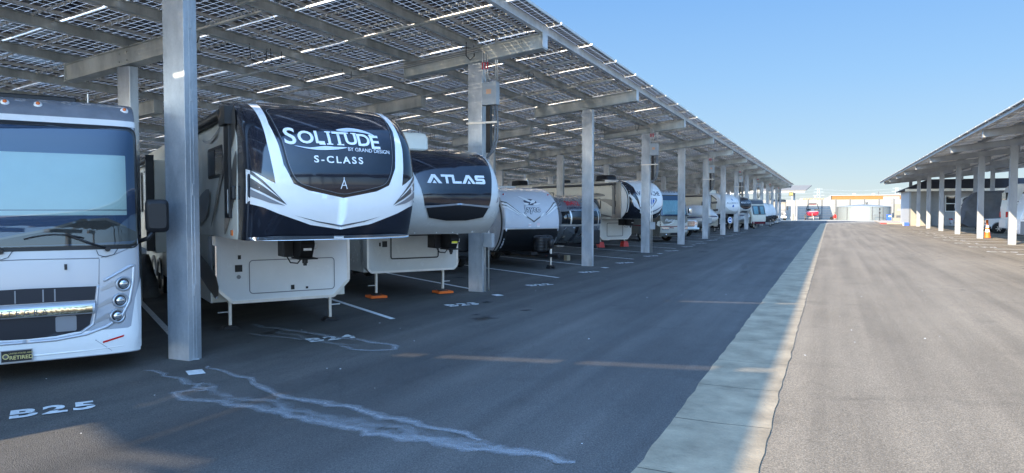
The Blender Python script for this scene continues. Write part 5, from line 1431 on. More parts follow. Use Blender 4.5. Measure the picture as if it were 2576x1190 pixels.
# ---------------------------------------------------------------- small boats and trailers in the row
def boat_on_trailer(label, loc, rz, hull, deck, covered=True, group='boats on trailers'):
    root = thing('boat', label, 'boat', loc, rz, group)
    def hs(y, w, zk, zc, zt):        # hull section: gunwale, chine, keel
        return [(-w, y, zt), (-w * .82, y, zc), (0, y, zk), (w * .82, y, zc), (w, y, zt)]
    secs = [hs(0, .06, 1.30, 1.42, 1.52), hs(.35, .40, .98, 1.2, 1.50), hs(.9, .78, .78, 1.02, 1.46), hs(1.8, 1.05, .66, .90, 1.42), hs(3.2, 1.18, .60, .84, 1.40), hs(6.0, 1.18, .60, .84, 1.38)]
    mb = MB(); mb.loft(secs, smooth=True, cap=True, closed=True); h = mb.build('hull', hull, root)
    mb = MB(); pts_l = []; 
    for sgn in (-1, 1):
        mb.tube([(sgn * (s_[4][0] + .015), s_[4][1], s_[4][2]) for s_ in secs], .04, 6)
    mb.build('rub_rail', NAVYBLUE, root)
    if covered:
        rings = []
        for y, w, zt, zr_ in ((.05, .10, 1.55, 1.58), (.5, .50, 1.52, 1.85), (1.1, .88, 1.48, 2.25), (1.9, 1.08, 1.44, 2.52), (3.0, 1.18, 1.42, 2.6), (4.6, 1.18, 1.4, 2.3), (6.0, 1.15, 1.4, 1.7)):
            rings.append([(-w, y, zt), (-w * .92, y, zt + (zr_ - zt) * .5), (-w * .6, y, zt + (zr_ - zt) * .86), (0, y, zr_), (w * .6, y, zt + (zr_ - zt) * .86), (w * .92, y, zt + (zr_ - zt) * .5), (w, y, zt)])
        mb = MB(); mb.loft(rings, closed=True); mb.build('deck_cover', deck, root)
    mb = MB(); mb.bar((0, -.9, .55), (0, 2.0, .55), .08, .1)
    for s_ in (-1, 1): mb.bar((0, .6, .55), (s_ * .95, 2.6, .52), .07, .09); mb.bar((s_ * .95, 2.6, .52), (s_ * .95, 6.0, .52), .07, .09)
    mb.bar((0, -.1, .55), (0, -.1, 1.35), .07, .07)
    tr = mb.build('trailer_frame', ALU if not covered else DARKMET, root)
    mb = MB(); mb.cyl((.12, -.5, .2), (.12, -.5, 1.0), .03, n=8); jk = mb.build('trailer_jack', ALU, tr)
    mb = MB(); mb.cyl((.08, -.5, .10), (.16, -.5, .10), .10, n=14); mb.build('jack_wheel', RUBBER, jk)
    for y in (3.6, 4.5):
        for s_ in (-1, 1): wheel(root, s_ * 1.12, y, .33, .2, s_)
    return root
b12 = boat_on_trailer('white covered boat with navy rail on a trailer before the beige trailer', place(12, -1.7, 0), RZ, WHITE, WHITE)
b8 = boat_on_trailer('white and grey boat on a trailer past the silver trailer', place(8, -.6, 0), RZ, WHITE, WHITE_M)
P13 = [(.6, .9), (.9, .4), (1.3, .1), (1.7, 0), (2.1, .15), (2.4, .45), (2.62, .9), (2.75, 1.5), (2.8, 2.3)]
r13, S13, c13 = travel_trailer('small white rounded trailer set back behind the white pickup', 13, -5.2, 0, P13, 1.15, .35, 3, 6, WHITE, WHITE, None, tanks=False, trim=WHITE_M)
# dark utility trailer set back in an empty-looking stall
root22 = thing('utility_trailer', 'dark flatbed trailer with coiled hoses half hidden behind the grey trailer', 'trailer', place(22, -4.2, .3), RZ)
mbr = MB(); mbr.box(-1.0, 1.0, 0, 4.5, .55, .70); mbr.build('deck', DARKMET, root22)
mbr = MB(); mbr.bar((-.8, .1, .6), (0, -1.3, .55), .09, .1); mbr.bar((.8, .1, .6), (0, -1.3, .55), .09, .1); mbr.cyl((0, -1.0, .1), (0, -1.0, .95), .035, n=8); mbr.build('tongue', DARKMET, root22)
mbr = MB(); mbr.box(-.8, .8, .2, 1.4, .70, 1.55); mbr.build('cargo_box', BLACK, root22, bevel=.04)
mbr = MB(); mbr.lathe([(.25, 0), (.32, .03), (.32, .5), (.25, .53)], (.5, -.1, .71), 16); mbr.build('drum', DARKMET, root22)
for s_ in (-1, 1): wheel(root22, s_ * 1.1, 2.4, .34, .2, s_)
# trailers of the last stalls and of the back row, seen between the columns
P6 = [(.7, .5), (1.0, .15), (1.6, 0), (2.2, .12), (2.7, .4), (3.0, .8), (3.1, 1.4)]
ft, SF, cf = travel_trailer('white travel trailer in the fifth stall from the far end', 5, -.2, 0, P6, 1.2, .3, 4, 8, WHITE_M, GREYP, 1.3)
for j, lab in ((3, 'white travel trailer in the third stall from the far end'), (1, 'white travel trailer in the last stall before the far yard')):
    p_ = place(j, -.6, 0); copy_tree(ft, lab, None, Vector(p_))
bt, SB, cb = travel_trailer('pale travel trailer in the back row straight behind the silver motorhome', 25, -17.5, 0, P6, 1.2, .3, 4, 8.5, CREAM, GREYP, 1.3, group='trailers of the back row')
for n_, j in enumerate((24, 23, 22, 20, 19, 17, 15, 13, 11, 9)):
    if j in (24,): continue
    copy_tree(bt, 'pale travel trailer in the back row behind stall B%d' % j, None, Vector(place(j, -17.5, 0)))
CABM = mat('beige_cabinet_paint', (.20, .185, .145), .6)
WHITE_F = mat('white_darkened_for_sun', (.27, .265, .25), .6, var=.05)  # white copy darkened to offset the full sun in the far yard
# ================================================================ right-hand stalls
for n in range(0, 15):
    y = 40.15 + 5.07 * n
    flat_poly('stall_line', [(8.0, y - .09), (20, y + 1.71), (20, y + 1.92), (8.0, y + .12)], .008, WHITEP, 'structure')
for n in range(1, 9):
    stencil("C%d" % (30 - n), (7.8, 37.1 + 5.05 * n), R(0), .75, False)

RW = -R(90)      # vehicles of the right row face the lane
STR = mat("white_motorhome_paint", (.66, .66, .63), .3, coat=.3, var=.05)
TARP = mat("grey_tarpaulin", (.105, .11, .12), .8, var=.2, vscale=1.2, bump=.5, bscale=2.5)

# class C camper with red tail lamp
cc_ = thing('camper_van', 'cream camper with red lamp at its rounded corner behind the second column', 'motorhome', (12.9, 69.6, 0), RW)
mb = MB(); pr = [(.25, .62), (.05, 1.0), (-.02, 1.8), (.02, 2.6), (.18, 3.6), (.42, 4.05), (.8, 4.2), (7, 4.2), (7, .62)]
mb.prism(pr, 'x', -1.2, 1.2); mb.build('body', STR, cc_, bevel=.10, seg=3)
mb = MB(); mb.box(-1.215, 1.215, .1, 6.8, 2.72, 2.78); mb.box(-1.215, 1.215, .1, 6.8, 2.5, 2.54); mb.build('stripe', DGREY, cc_)
mb = MB(); mb.box(-1.22, 1.22, -.10, .6, .60, 1.35); mb.build('bumper_skirt', STR, cc_, bevel=.08)
for s_ in (-1, 1):
    mb = MB(); mb.box(s_ * 1.02, s_ * 1.225, -.06, .08, 1.5, 1.95); mb.build('tail_lamp', REDLENS, cc_, bevel=.03)
    mb = MB(); mb.prism([(.0, 1.98), (.0, 2.35), (.06, 2.45), (.16, 2.4), (.2, 1.98)], 'x', s_ * 1.15, s_ * 1.24); mb.build('fairing', WHITE, cc_)
    wheel(cc_, s_ * 1.0, 5.0, .40, .26, s_)
mb = MB(); mb.box(-.7, .7, -.012, .3, 2.9, 3.5); mb.build('window', GLASS_D, cc_)
side_window(cc_, 1.5, 2.6, 2.1, 2.8, 1.2, 1)

# motorhome at the right edge
me_ = thing('motorhome', 'white and grey motorhome with sloping blue windscreen at the right edge', 'motorhome', (11.9, 60.1, 0), RW, 'motorhomes under the canopy')
mb = MB(); pr = [(.0, .40), (-.05, .7), (-.02, 1.45), (.12, 2.0), (.72, 3.75), (.95, 3.95), (9, 3.95), (9, .40)]
mb.prism(pr, 'x', -1.22, 1.22); mb.build('body', WHITE, me_, bevel=.06, seg=3)
mb = MB(); mb.add([(-1.1, .10, 1.75), (1.1, .10, 1.75), (1.1, .62, 3.38), (-1.1, .62, 3.38)], [(0, 1, 2, 3)]); w_ = mb.build('windscreen', GLASS_D, me_, fix=False); w_.location = (0, -.03, 0)
for s_ in (-1, 1):
    mb = MB(); mb.prism([(.22, 1.85), (.72, 3.30), (.95, 3.35), (.75, 1.85)], 'x', s_ * 1.19, s_ * 1.228); mb.build('corner_window', BLIND, me_)
side_window(me_, 1.25, 2.1, 1.85, 2.75, 1.22, 1, r=.15)
side_panel('lower_paint', [(.0, .42), (8.9, .42), (8.9, 1.30), (.0, 1.30)], 1.22, MIDGREY, me_, .006, 1)
side_panel('stripe', [(.0, 1.44), (2.5, 1.40), (8.9, 1.44), (8.9, 1.56), (2.2, 1.56)], 1.22, NAVYBLUE, me_, .010, 1)
for s_ in (-1, 1): wheel(me_, s_ * 1.02, 2.1, .46, .26, s_); wheel(me_, s_ * 1.02, 7.0, .46, .26, s_)
mirror(me_, 1, 1.22, .45, 2.1)

# white pickup in the right row
pk = pickup('white and grey truck nose with amber corner lamp behind the traffic cone', (12.65, 76.1, 0), RW, WHITE)
mb = MB(); mb.box(.90, .995, -.02, .16, .86, 1.22); mb.build('corner_lamp', AMBER, pk, bevel=.01)
for s_ in (1,):
    mb = MB(); mb.loft([[(x, .95 + math.cos(a) * r_, .44 + math.sin(a) * r_) for a in [math.pi * k / 12 for k in range(13)]] for x, r_ in ((.96, .60), (.995, .60), (.995, .52), (.96, .52))], closed=False, cap=False); mb.build('wheel_arch', SILVER, pk)
    mb = MB(); mb.cyl((.93, .95, .44), (.984, .95, .44), .53, n=24); mb.build('wheel_well', BLACK, pk)
    wheel(pk, .90, .95, .42, .24, 1)

# vehicle under a grey tarpaulin
tv = thing('covered_vehicle', 'tall vehicle wrapped in creased grey tarpaulin beside the white truck', 'covered vehicle', (12.3, 85.0, 0), RW)
rn_ = random.Random(11); mb = MB(); rings = []
prof_ = [(-.25, .75, .35), (.0, .55, 2.6), (.35, .35, 3.3), (.8, .3, 3.75), (1.4, .3, 3.98), (3.0, .3, 4.05), (9, .3, 4.0)]
N_ = 60
for i in range(N_):
    y = -.25 + 9.2 * i / (N_ - 1)
    for k in range(len(prof_) - 1):
        if prof_[k][0] <= y <= prof_[k + 1][0]:
            t = (y - prof_[k][0]) / (prof_[k + 1][0] - prof_[k][0]); zt_ = prof_[k][2] * (1 - t) + prof_[k + 1][2] * t; zb_ = prof_[k][1] * (1 - t) + prof_[k + 1][1] * t
    if i == 0: zt_, zb_ = .9, .7
    ring_ = []
    for s_ in (-1, 1):
        pts = [(1.27 + .05 * math.sin(9 * zz + 5 * y + s_) + .035 * math.sin(3.1 * y + 2 * zz), zb_ + (zt_ - .25 - zb_) * zz) for zz in [k / 14 for k in range(15)]]
        pts.append((1.05, zt_ - .02))
        ring_ += [(s_ * a, y + .04 * math.sin(6 * b), b) for a, b in (pts if s_ < 0 else pts[::-1])]
    rings.append(ring_)
mb.loft(rings, closed=True); mb.build('tarpaulin', TARP, tv)
mb = MB(); mb.tube([(1.33, 3.4, 4.0), (1.36, 3.45, 3.0), (1.35, 3.4, 2.0), (1.37, 3.3, 1.4)], .03, 5); mb.build('tie_strap', BLACK, tv)
for s_ in (-1, 1): wheel(tv, s_ * 1.0, 1.6, .42, .26, s_)

# fifth wheel with sweeping stripes in front of the building
r9b, Sb, capb = fifth_wheel('white trailer with black sweeping stripes in front of the grey building', 20, 0, 0, P18, 1.22, .5, L=8, capmat=WHITE_M, bodymat=WHITE_M, boxmat=WHITE_M, ybox=2.6, group=None, wheels=(5.5, 6.6))
r9b.location = (13.4, 98.2, 0); r9b.rotation_euler = (0, 0, RW)
SRb = lambda a, z, off=0.0: (1.228 + off, a, z)
for pts in ([(.55, 3.2), (1.0, 3.62), (2.6, 3.66), (1.2, 3.5), (.7, 3.05)], [(.5, 2.75), (1.5, 3.0), (4.5, 3.1), (1.6, 2.85), (.55, 2.55)], [(.5, 2.4), (1.5, 2.6), (4.5, 2.8), (1.6, 2.5), (.55, 2.25)], [(.6, 2.2), (1.2, 2.3), (3.4, 2.4), (3.2, 1.8), (1.3, 1.7), (.8, 1.75)]):
    decal('stripe', pts, SRb, DGREY, r9b, off=.006, rnd=3, step=.5)

# sedan parked nose in
def sedan(label, loc, rz, paint):
    root = thing('parked_car', label, 'car', loc, rz)
    mb = MB()
    secs = []
    for y, zt, w, zb in ((0, .80, .74, .45), (.12, 1.02, .86, .32), (.7, 1.08, .90, .25), (1.0, 1.10, .91, .25), (3.2, 1.02, .91, .22), (4.3, .86, .86, .25), (4.6, .65, .72, .35)):
        secs.append([(-w, y, zb), (-w, y, zt - .2), (-w * .92, y, zt), (w * .92, y, zt), (w, y, zt - .2), (w, y, zb)])
    mb.loft(secs, smooth=False); mb.build('body', paint, root, bevel=.05, seg=3)
    mb = MB(); mb.loft([[(-.78, .75, 1.07), (.78, .75, 1.07), (.78, .75, 1.09), (-.78, .75, 1.09)], [(-.62, 1.45, 1.06), (.62, 1.45, 1.06), (.60, 1.45, 1.42), (-.60, 1.45, 1.42)], [(-.62, 2.5, 1.04), (.62, 2.5, 1.04), (.60, 2.5, 1.42), (-.60, 2.5, 1.42)], [(-.78, 3.4, 1.0), (.78, 3.4, 1.0), (.78, 3.4, 1.02), (-.78, 3.4, 1.02)]], smooth=False); mb.build('cabin', GLASS_D, root, bevel=.03)
    mb = MB(); mb.box(-.56, .56, 1.4, 2.55, 1.415, 1.45); mb.build('roof', paint, root, bevel=.02)
    for s_ in (-1, 1):
        mb = MB(); mb.box(s_ * .45, s_ * .90, -.02, .18, .86, 1.0); mb.build('tail_lamp', REDLENS, root, bevel=.02)
        for y in (.95, 3.7): wheel(root, s_ * .80, y, .33, .2, s_)
    mb = MB(); mb.box(-.9, .9, -.01, .12, .98, 1.05); mb.build('spoiler', BURG, root)
    return root
sedan('silver white sedan parked nose in with a dark red tail', (13.6, 103.6, 0), RW, SILVER)

# traffic cone
def cone(x, y, label):
    root = thing('traffic_cone', label, 'traffic cone', (x, y, 0.008), 0)
    mb = MB(); mb.box(-.3, .3, -.3, .3, 0, .04); mb.build('base', RUBBER, root, bevel=.01)
    H = 1.15; rad = lambda z: .23 - .18 * z / H
    for nm, a, b, m_ in (('cone_body', .04, .46, ORANGE), ('reflective_band', .46, .66, WHITE), ('cone_body', .66, .78, ORANGE), ('reflective_band', .78, .96, WHITE), ('cone_top', .96, H, ORANGE)):
        mb = MB(); mb.lathe([(rad(a), a), (rad(b), b)], n=20, caps=(b == H)); mb.build(nm, m_, root)
cone(10.52, 62.0, 'orange traffic cone with two white bands beside a grey column')

# ================================================================ office building
def wall_box(name, x0, x1, y0, y1, z0, z1, m, parent): mb = MB(); mb.box(x0, x1, y0, y1, z0, z1); return mb.build(name, m, parent)
STUCCO = mat("grey_stucco", (.42, .43, .44), .9, var=.08, bump=.3, bscale=25)
STUCCO_SUN = mat("sunlit_stucco", (.26, .25, .22), .9, var=.06, bump=.3, bscale=25)  # lit copy of the wall stucco, darkened to offset sun on the wing
SHINGLE = mat("dark_shingles", (.035, .032, .036), .95, var=.35, vscale=6, bump=.8, bscale=8)
bld = thing('office_building', 'single storey grey stucco building with dark shingle roof behind the right canopy', 'building', (9.6, 107.2, 0))
def BB(nm, x0, x1, y0, y1, z0, z1, m, par=None, bev=0):
    mb = MB(); mb.box(x0 - 9.6, x1 - 9.6, y0 - 107.2, y1 - 107.2, z0, z1); return mb.build(nm, m, par or bld, bevel=bev)
BB('wall', 9.6, 34, 109.4, 122, 0, 4.72, STUCCO); BB('side_wing', 9.6, 11.4, 107.2, 109.38, 0, 4.72, STUCCO_SUN)
mb = MB(); X0, X1, Y0, Y1 = -.7, 25, -.7, 15.4
mb.add([(X0, Y0, 4.72), (X1, Y0, 4.72), (X1, Y1, 4.72), (X0, Y1, 4.72), (X0, Y0, 4.80), (X1, Y0, 4.80), (X1, Y1, 4.80), (X0, Y1, 4.80), (X0 + 3.2, 5.6, 6.3), (X1 - 3, 5.6, 6.3)],
       [(3, 2, 1, 0), (0, 1, 5, 4), (1, 2, 6, 5), (2, 3, 7, 6), (3, 0, 4, 7), (4, 5, 9, 8), (5, 6, 9), (6, 7, 8, 9), (7, 4, 8)]); mb.build('roof', SHINGLE, bld)
mb = MB(); mb.box(X0 - .05, X1, Y0 - .06, Y0 - .005, 4.52, 4.84); mb.build('fascia_board', CREAM, bld)
for xw in (13.75, 18.5):
    w_ = BB('window', xw, xw + 1.5, 109.30, 109.39, 1.85, 4.0, WHITE, None, .01)
    BB('pane', xw + .12, xw + 1.38, 109.27, 109.298, 1.97, 2.86, GLASS_D, w_); BB('pane', xw + .12, xw + 1.38, 109.27, 109.298, 2.98, 3.88, GLASS_D, w_)
BB('downpipe', 11.41, 11.5, 107.25, 107.35, 0, 4.5, STUCCO)
mb = MB(); mb.bar((11.6, 107.6, .55), (11.3, 106.9, .02), .3, .06); o = mb.build('loading_ramp', STUCCO_SUN); tag(o, 'small pale ramp board leaning at the corner of the grey building', 'ramp')

# ================================================================ far yard
FENCE = mat("precast_wall_panel", (.25, .245, .225), .85, var=.05, bump=.15)
FPOST = mat("wall_post_grey", (.11, .115, .115), .8, var=.1)
fw_ = thing('panel_wall', 'pale horizontal panel wall with grey posts closing the far yard', 'wall', (-1.8, 166, 0))
xs = [-1.8 + 2.72 * k for k in range(-22, 9)]
for k, x in enumerate(xs[:-1]):
    mb = MB()
    for q in range(8):
        z0 = q * .535; mb.box(x + .10 + 1.8, xs[k + 1] - .10 + 1.8, -.04, .04, z0 + .02, z0 + .525)
    mb.build('panel', FENCE, fw_)
for x in xs:
    mb = MB(); mb.box(x + 1.8 - .11, x + 1.8 + .11, -.14, .14, 0, 4.4); mb.build('post', FPOST, fw_)
# round tank
TANK = mat("corrugated_tank_steel", (.20, .22, .215), .5, metal=.2, var=.06)
TANKW = mat("tank_white_sheet", (.30, .30, .285), .6, var=.04)
tk = thing('water_tank', 'low round corrugated steel tank with conical lid before the panel wall', 'water tank', (6.05, 160.6, 0))
mb = MB(); pr_ = [(5.0 + (.03 if q % 2 else 0), 2.68 * q / 40) for q in range(41)]; mb.lathe(pr_, n=64, caps=False); mb.build('wall', TANK, tk)
mb = MB(); mb.lathe([(5.08, 2.66), (5.10, 2.76), (3.4, 2.98), (1.2, 3.18), (.02, 3.22)], n=48, caps=False); mb.build('lid', TANK, tk)
mb = MB()
N_ = 10; a0, a1 = R(-90 - 25), R(-90 + 9)
ring1 = [(5.09 * math.cos(a0 + (a1 - a0) * k / N_), 5.09 * math.sin(a0 + (a1 - a0) * k / N_)) for k in range(N_ + 1)]
mb.add([(x, y, .03) for x, y in ring1] + [(x, y, 2.62) for x, y in ring1], [(k, k + 1, N_ + 2 + k, N_ + 1 + k) for k in range(N_)]); mb.build('white_sheet', TANKW, tk, fix=False)
for q in range(6):
    mb = MB(); mb.box(-1.5, -1.1, -5.12, -5.05, .55 + .33 * q, .60 + .33 * q); mb.build('rung', DGREY, tk)
mb = MB(); mb.lathe([(.14, 3.1), (.14, 3.4), (.28, 3.42), (.28, 3.6), (.05, 3.7)], (.5, -1, 0), 14); mb.build('roof_vent', FPOST, tk)
for a in (-165, -128, -75, -50, -22):
    mb = MB(); ca, sa = math.cos(R(a)), math.sin(R(a)); mb.cyl((5.1 * ca, 5.1 * sa, 0), (5.1 * ca, 5.1 * sa, 2.7), .06, n=8); mb.build('stiffener', FPOST, tk)
mb = MB(); mb.tube([(1.6, -5.6, .1), (1.6, -5.6, 1.1), (4.6, -4.6, 1.1), (4.6, -4.6, .1)], .05, 8); mb.build('guard_rail', FPOST, tk)

# red wakeboard boat
RHULL = mat("red_hull", (.62, .02, .045), .2, coat=.6)
rb = thing('boat', 'red boat with tower arch on a white trailer in the far yard', 'boat', (-3.5, 158.2, 0.01), 0, 'boats on trailers')
def hs2(y, w, zk, zc, zt): return [(-w, y, zt), (-w * .88, y, zc), (0, y, zk), (w * .88, y, zc), (w, y, zt)]
mb = MB(); mb.loft([hs2(-.3, .35, 1.15, 1.35, 1.62), hs2(.1, .95, .85, 1.1, 1.70), hs2(.8, 1.22, .72, .95, 1.75), hs2(2.2, 1.30, .65, .9, 1.72), hs2(5.5, 1.30, .65, .9, 1.6)]); mb.build('hull', RHULL, rb)
mb = MB(); mb.loft([[(-.3, -.15, 1.66), (.3, -.15, 1.66), (.2, -.15, 1.70), (-.2, -.15, 1.70)], [(-1.1, .6, 1.75), (1.1, .6, 1.75), (.9, .6, 1.90), (-.9, .6, 1.90)], [(-1.2, 2.0, 1.74), (1.2, 2.0, 1.74), (1.0, 2.0, 1.94), (-1.0, 2.0, 1.94)]], smooth=False); mb.build('foredeck', WHITE_F, rb)
for s_ in (-1, 1):
    mb = MB(); mb.box(s_ * .35, s_ * 1.05, 1.6, 1.66, 1.92, 2.25); mb.build('windshield', GLASS_D, rb)
    mb = MB(); mb.box(s_ * .2, s_ * .95, -.02, .0, .95, 1.30) if False else mb.cyl((s_ * 1.28, 3.4, .36), (s_ * 1.5, 3.4, .36), .36, n=18); mb.build('wheel', RUBBER, rb)
    mb = MB(); mb.prism([(2.6, .3), (4.4, .3), (4.2, 1.15), (2.8, 1.15)], 'x', s_ * 1.32, s_ * 1.52); mb.build('mudguard', BLACK, rb)
mb = MB(); mb.tube([(-1.28, 2.4, 1.75), (-1.12, 2.0, 2.5), (-.85, 1.9, 3.25), (-.6, 1.9, 3.40), (.6, 1.9, 3.40), (.85, 1.9, 3.25), (1.12, 2.0, 2.5), (1.28, 2.4, 1.75)], .06, 8)
twr = mb.build('tower_arch', DARKMET, rb)
for x in (-.48, -.16, .16, .48):
    mb = MB(); mb.box(x - .15, x + .15, 1.84, 1.98, 3.14, 3.32); mb.build('tower_lamp', RHULL, twr, bevel=.03)
mb = MB(); mb.bar((-1.2, 1.0, .45), (-1.2, 5.2, .45), .1, .14); mb.bar((1.2, 1.0, .45), (1.2, 5.2, .45), .1, .14); mb.bar((-1.25, .9, .45), (1.25, .9, .45), .1, .16); mb.bar((-1.2, 1.0, .42), (0, -1.0, .42), .1, .12); mb.bar((1.2, 1.0, .42), (0, -1.0, .42), .1, .12); mb.bar((0, -.4, .4), (0, -.4, 1.35), .09, .09); mb.build('trailer_frame', WHITE_F, rb)
mb = MB(); mb.cyl((.25, -.8, .1), (.25, -.8, .85), .05, n=8); mb.build('trailer_jack', ALU, rb)

# small red cart by the wall
ct = thing('cart', 'small red cart with black wheel standing by the far wall corner', 'cart', (.45, 162.5, 0.01), .3)
mb = MB(); mb.prism([(-.1, .35), (.75, .35), (.6, .9), (.3, 1.2), (.05, .9)], 'y', -.3, .3); mb.build('body', RED, ct, bevel=.04)
mb = MB(); mb.cyl((-.3, -.1, .35), (-.3, .1, .35), .35, n=16); mb.build('wheel', RUBBER, ct); mb = MB(); mb.tube([(.3, 0, 1.1), (.35, 0, 1.6), (.2, 0, 1.62)], .04, 6); mb.build('handle', BLACK, ct)

# semi truck
st = thing('semi_truck', 'white highway truck with tall sleeper cab near the yellow letter sign', 'truck', (-9.35, 152.6, 0.01), R(6))
mb = MB(); mb.loft([[(x * w, y, z) for x, z in ((-1, .7), (-1, 1.5 + dz), (-.8, 1.75 + dz), (.8, 1.75 + dz), (1, 1.5 + dz), (1, .7))] for y, w, dz in ((0, .92, -.1), (.25, 1.12, .15), (1.4, 1.2, .42))]); mb.build('hood', WHITE_F, st)
mb = MB(); mb.loft([[(x * w, y, z) for x, z in ((-1, .7), (-1, zt), (-.82, zt + .15), (.82, zt + .15), (1, zt), (1, .7))] for y, w, zt in ((1.35, 1.18, 2.0), (1.75, 1.2, 2.85), (2.0, 1.22, 3.3), (2.9, 1.25, 4.05), (5.0, 1.25, 4.1))]); mb.build('cab', WHITE_F, st)
mb = MB(); mb.add([(-1.0, 1.40, 2.15), (1.0, 1.40, 2.15), (.98, 1.76, 2.92), (-.98, 1.76, 2.92)], [(0, 1, 2, 3)]); w_ = mb.build('windscreen', GLASS_D, st, fix=False); w_.location = (0, -.04, .01)
mb = MB(); mb.box(-.85, .85, 2.28, 2.36, 3.45, 3.72); mb.build('roof_window', GLASS_D, st)
mb = MB(); mb.box(-.62, .62, -.04, .05, .95, 1.55); g = mb.build('grille', DGREY, st, bevel=.05)
mb = MB(); mb.box(-.64, .64, -.06, -.04, 1.22, 1.30); mb.build('grille_bar', CHROME, g)
mb = MB(); mb.box(-1.2, 1.2, -.15, .2, .45, .85); mb.build('bumper', WHITE, st, bevel=.06)
for s_ in (-1, 1):
    mb = MB(); mb.box(s_ * .70, s_ * 1.1, -.05, .2, 1.1, 1.45); mb.build('headlamp', LENS, st, bevel=.05)
    mb = MB(); mb.box(s_ * 1.35, s_ * 1.58, 1.3, 1.45, 2.0, 2.85); mb.build('mirror', BLACK, st, bevel=.03)
    wheel(st, s_ * 1.05, 1.1, .5, .3, s_); wheel(st, s_ * 1.05, 5.4, .5, .5, s_)

# far canopy with the letter sign
hc = thing('far_canopy', 'flat pale canopy on one grey post in the far yard', 'canopy', (-6.75, 153, 0))
PALE = mat("pale_roof_sheet", (.17, .158, .14), .7, var=.05)
mb = MB(); mb.add([(-40, -2.0, 6.0), (2.2, -2.0, 6.0), (3.1, 3.5, 7.1), (-40, 3.5, 7.1), (-40, -2.0, 5.85), (2.2, -2.0, 5.85), (3.1, 3.5, 6.95), (-40, 3.5, 6.95)], [(0, 1, 2, 3), (7, 6, 5, 4), (0, 4, 5, 1), (1, 5, 6, 2), (2, 6, 7, 3), (3, 7, 4, 0)]); mb.build('roof_sheet', PALE, hc)
mb = MB(); mb.box(-40, 2.0, -1.9, -1.6, 5.45, 5.84); mb.build('edge_beam', STEEL_R, hc)
for x in (0, -9, -18, -27):
    mb = MB(); mb.box(x - .16, x + .16, -.2, .2, 0, 5.9); mb.build('column', STEEL_R, hc); mb = MB(); mb.bar((x, -1.9, 5.6), (x, 3.2, 6.6), .2, .4); mb.build('cross_beam', STEEL_R, hc)
SIGNB = mat("sign_black", (.03, .025, .015), .5); YEL = mat("sign_yellow", (.34, .28, .07), .6)
sg = thing('letter_sign', 'black square sign with yellow letter H on a slim grey post', 'sign', (-7.25, 151, 0.01))
mb = MB(); mb.box(.05, .27, -.1, .1, 0, 5.6); mb.build('post', STEEL_R, sg)
mb = MB(); mb.box(-.40, .40, -.22, -.12, 4.85, 5.62); bd = mb.build('board', SIGNB, sg)
mb = MB(); mb.prism([(-.28, 4.93), (-.10, 4.93), (-.10, 5.14), (.10, 5.14), (.10, 4.93), (.28, 4.93), (.28, 5.53), (.10, 5.53), (.10, 5.36), (-.10, 5.36), (-.10, 5.53), (-.28, 5.53)], 'y', -.235, -.222); mb.build('letter', YEL, bd)
for x, lab, h in ((-7.05, 'tall white gate post under the letter sign', 2.95), (-6.2, 'tall white gate post standing right of the letter sign', 2.95)):
    g = thing('gate_post', lab, 'gate post', (x, 150.6, 0.01), 0, 'white gate posts')
    mb = MB(); mb.box(-.16, .16, -.16, .16, 0, h); mb.build('post', WHITE_F, g, bevel=.02); mb = MB(); mb.box(-.2, .2, -.2, .2, h + .002, h + .1); mb.build('post_cap', WHITE_F, g, bevel=.02); mb = MB(); mb.box(-.26, -.17, -.2, .1, .3, .75); mb.build('motor_box', WHITE_F, g)
bo = thing('bollard', 'short cream bollard beside the white gate post', 'bollard', (-6.78, 150.4, .01)); mb = MB(); mb.lathe([(.14, 0), (.14, 1.25), (.1, 1.33), (.02, 1.36)], n=14); mb.build('post', CABM, bo)

# ---------------------------------------------------------------- utility corner on the right
KERB = mat("sandy_concrete", (.40, .32, .23), .85, var=.12)
mb = MB(); mb.prism([(6.9, 119.2), (12, 119.2), (12, 150), (7.4, 150), (7.2, 138)], 'z', 0, .15); o = mb.build('pavement', KERB, bevel=.02); tag(o, kind='structure')
mb = MB(); mb.box(6.87, 7.6, 119.12, 119.195, 0.01, .16); mb.box(6.80, 6.88, 119.12, 121.4, .01, .16); o = mb.build('red_kerb', RED); tag(o, kind='structure')
cab = thing('electrical_cabinet', 'tall beige electrical cabinet with lower meter box by the right canopy end', 'electrical cabinet', (9.95, 138, .15))
mb = MB(); mb.box(0, 1.35, 0, 1.6, 0, 3.0); mb.build('enclosure', CABM, cab, bevel=.03); mb = MB(); mb.box(.45, .85, -.02, 0, 1.9, 2.05); mb.build('label_plate', WHITE, cab)
mb = MB(); mb.box(-.35, 1.2, -.7, -.02, 0, .62); mb.build('base_box', CABM, cab, bevel=.03); mb = MB(); mb.box(.25, 1.1, -.5, -.1, .64, 1.02); mb.build('vent_grille', DGREY, cab)
mb = MB(); mb.tube([(1.5, -.5, 0), (1.6, -.5, .3), (1.6, -.5, 1.5), (1.4, -.3, 1.7)], .06, 8); mb.build('conduit', ALU, cab)
mb = MB(); mb.box(1.36, 2.2, .1, 1.5, 2.6, 3.1); mb.build('hood', STEEL_R, cab)
kp = thing('keypad_post', 'slim black keypad post before the round tank', 'keypad post', (8.12, 146, .15)); mb = MB(); mb.cyl((0, 0, 0), (0, 0, 1.6), .06, n=10); mb.box(-.14, .14, -.08, .08, 1.25, 1.6); mb.box(-.12, .12, -.08, .08, 1.85, 2.3); mb.cyl((0, 0, 1.6), (0, 0, 2.3), .04, n=8); mb.build('post', BLACK, kp)
mb = MB(); mb.box(-.2, .2, -.18, -.08, -.0, .05); mb.build('base_plate', DARKMET, kp)
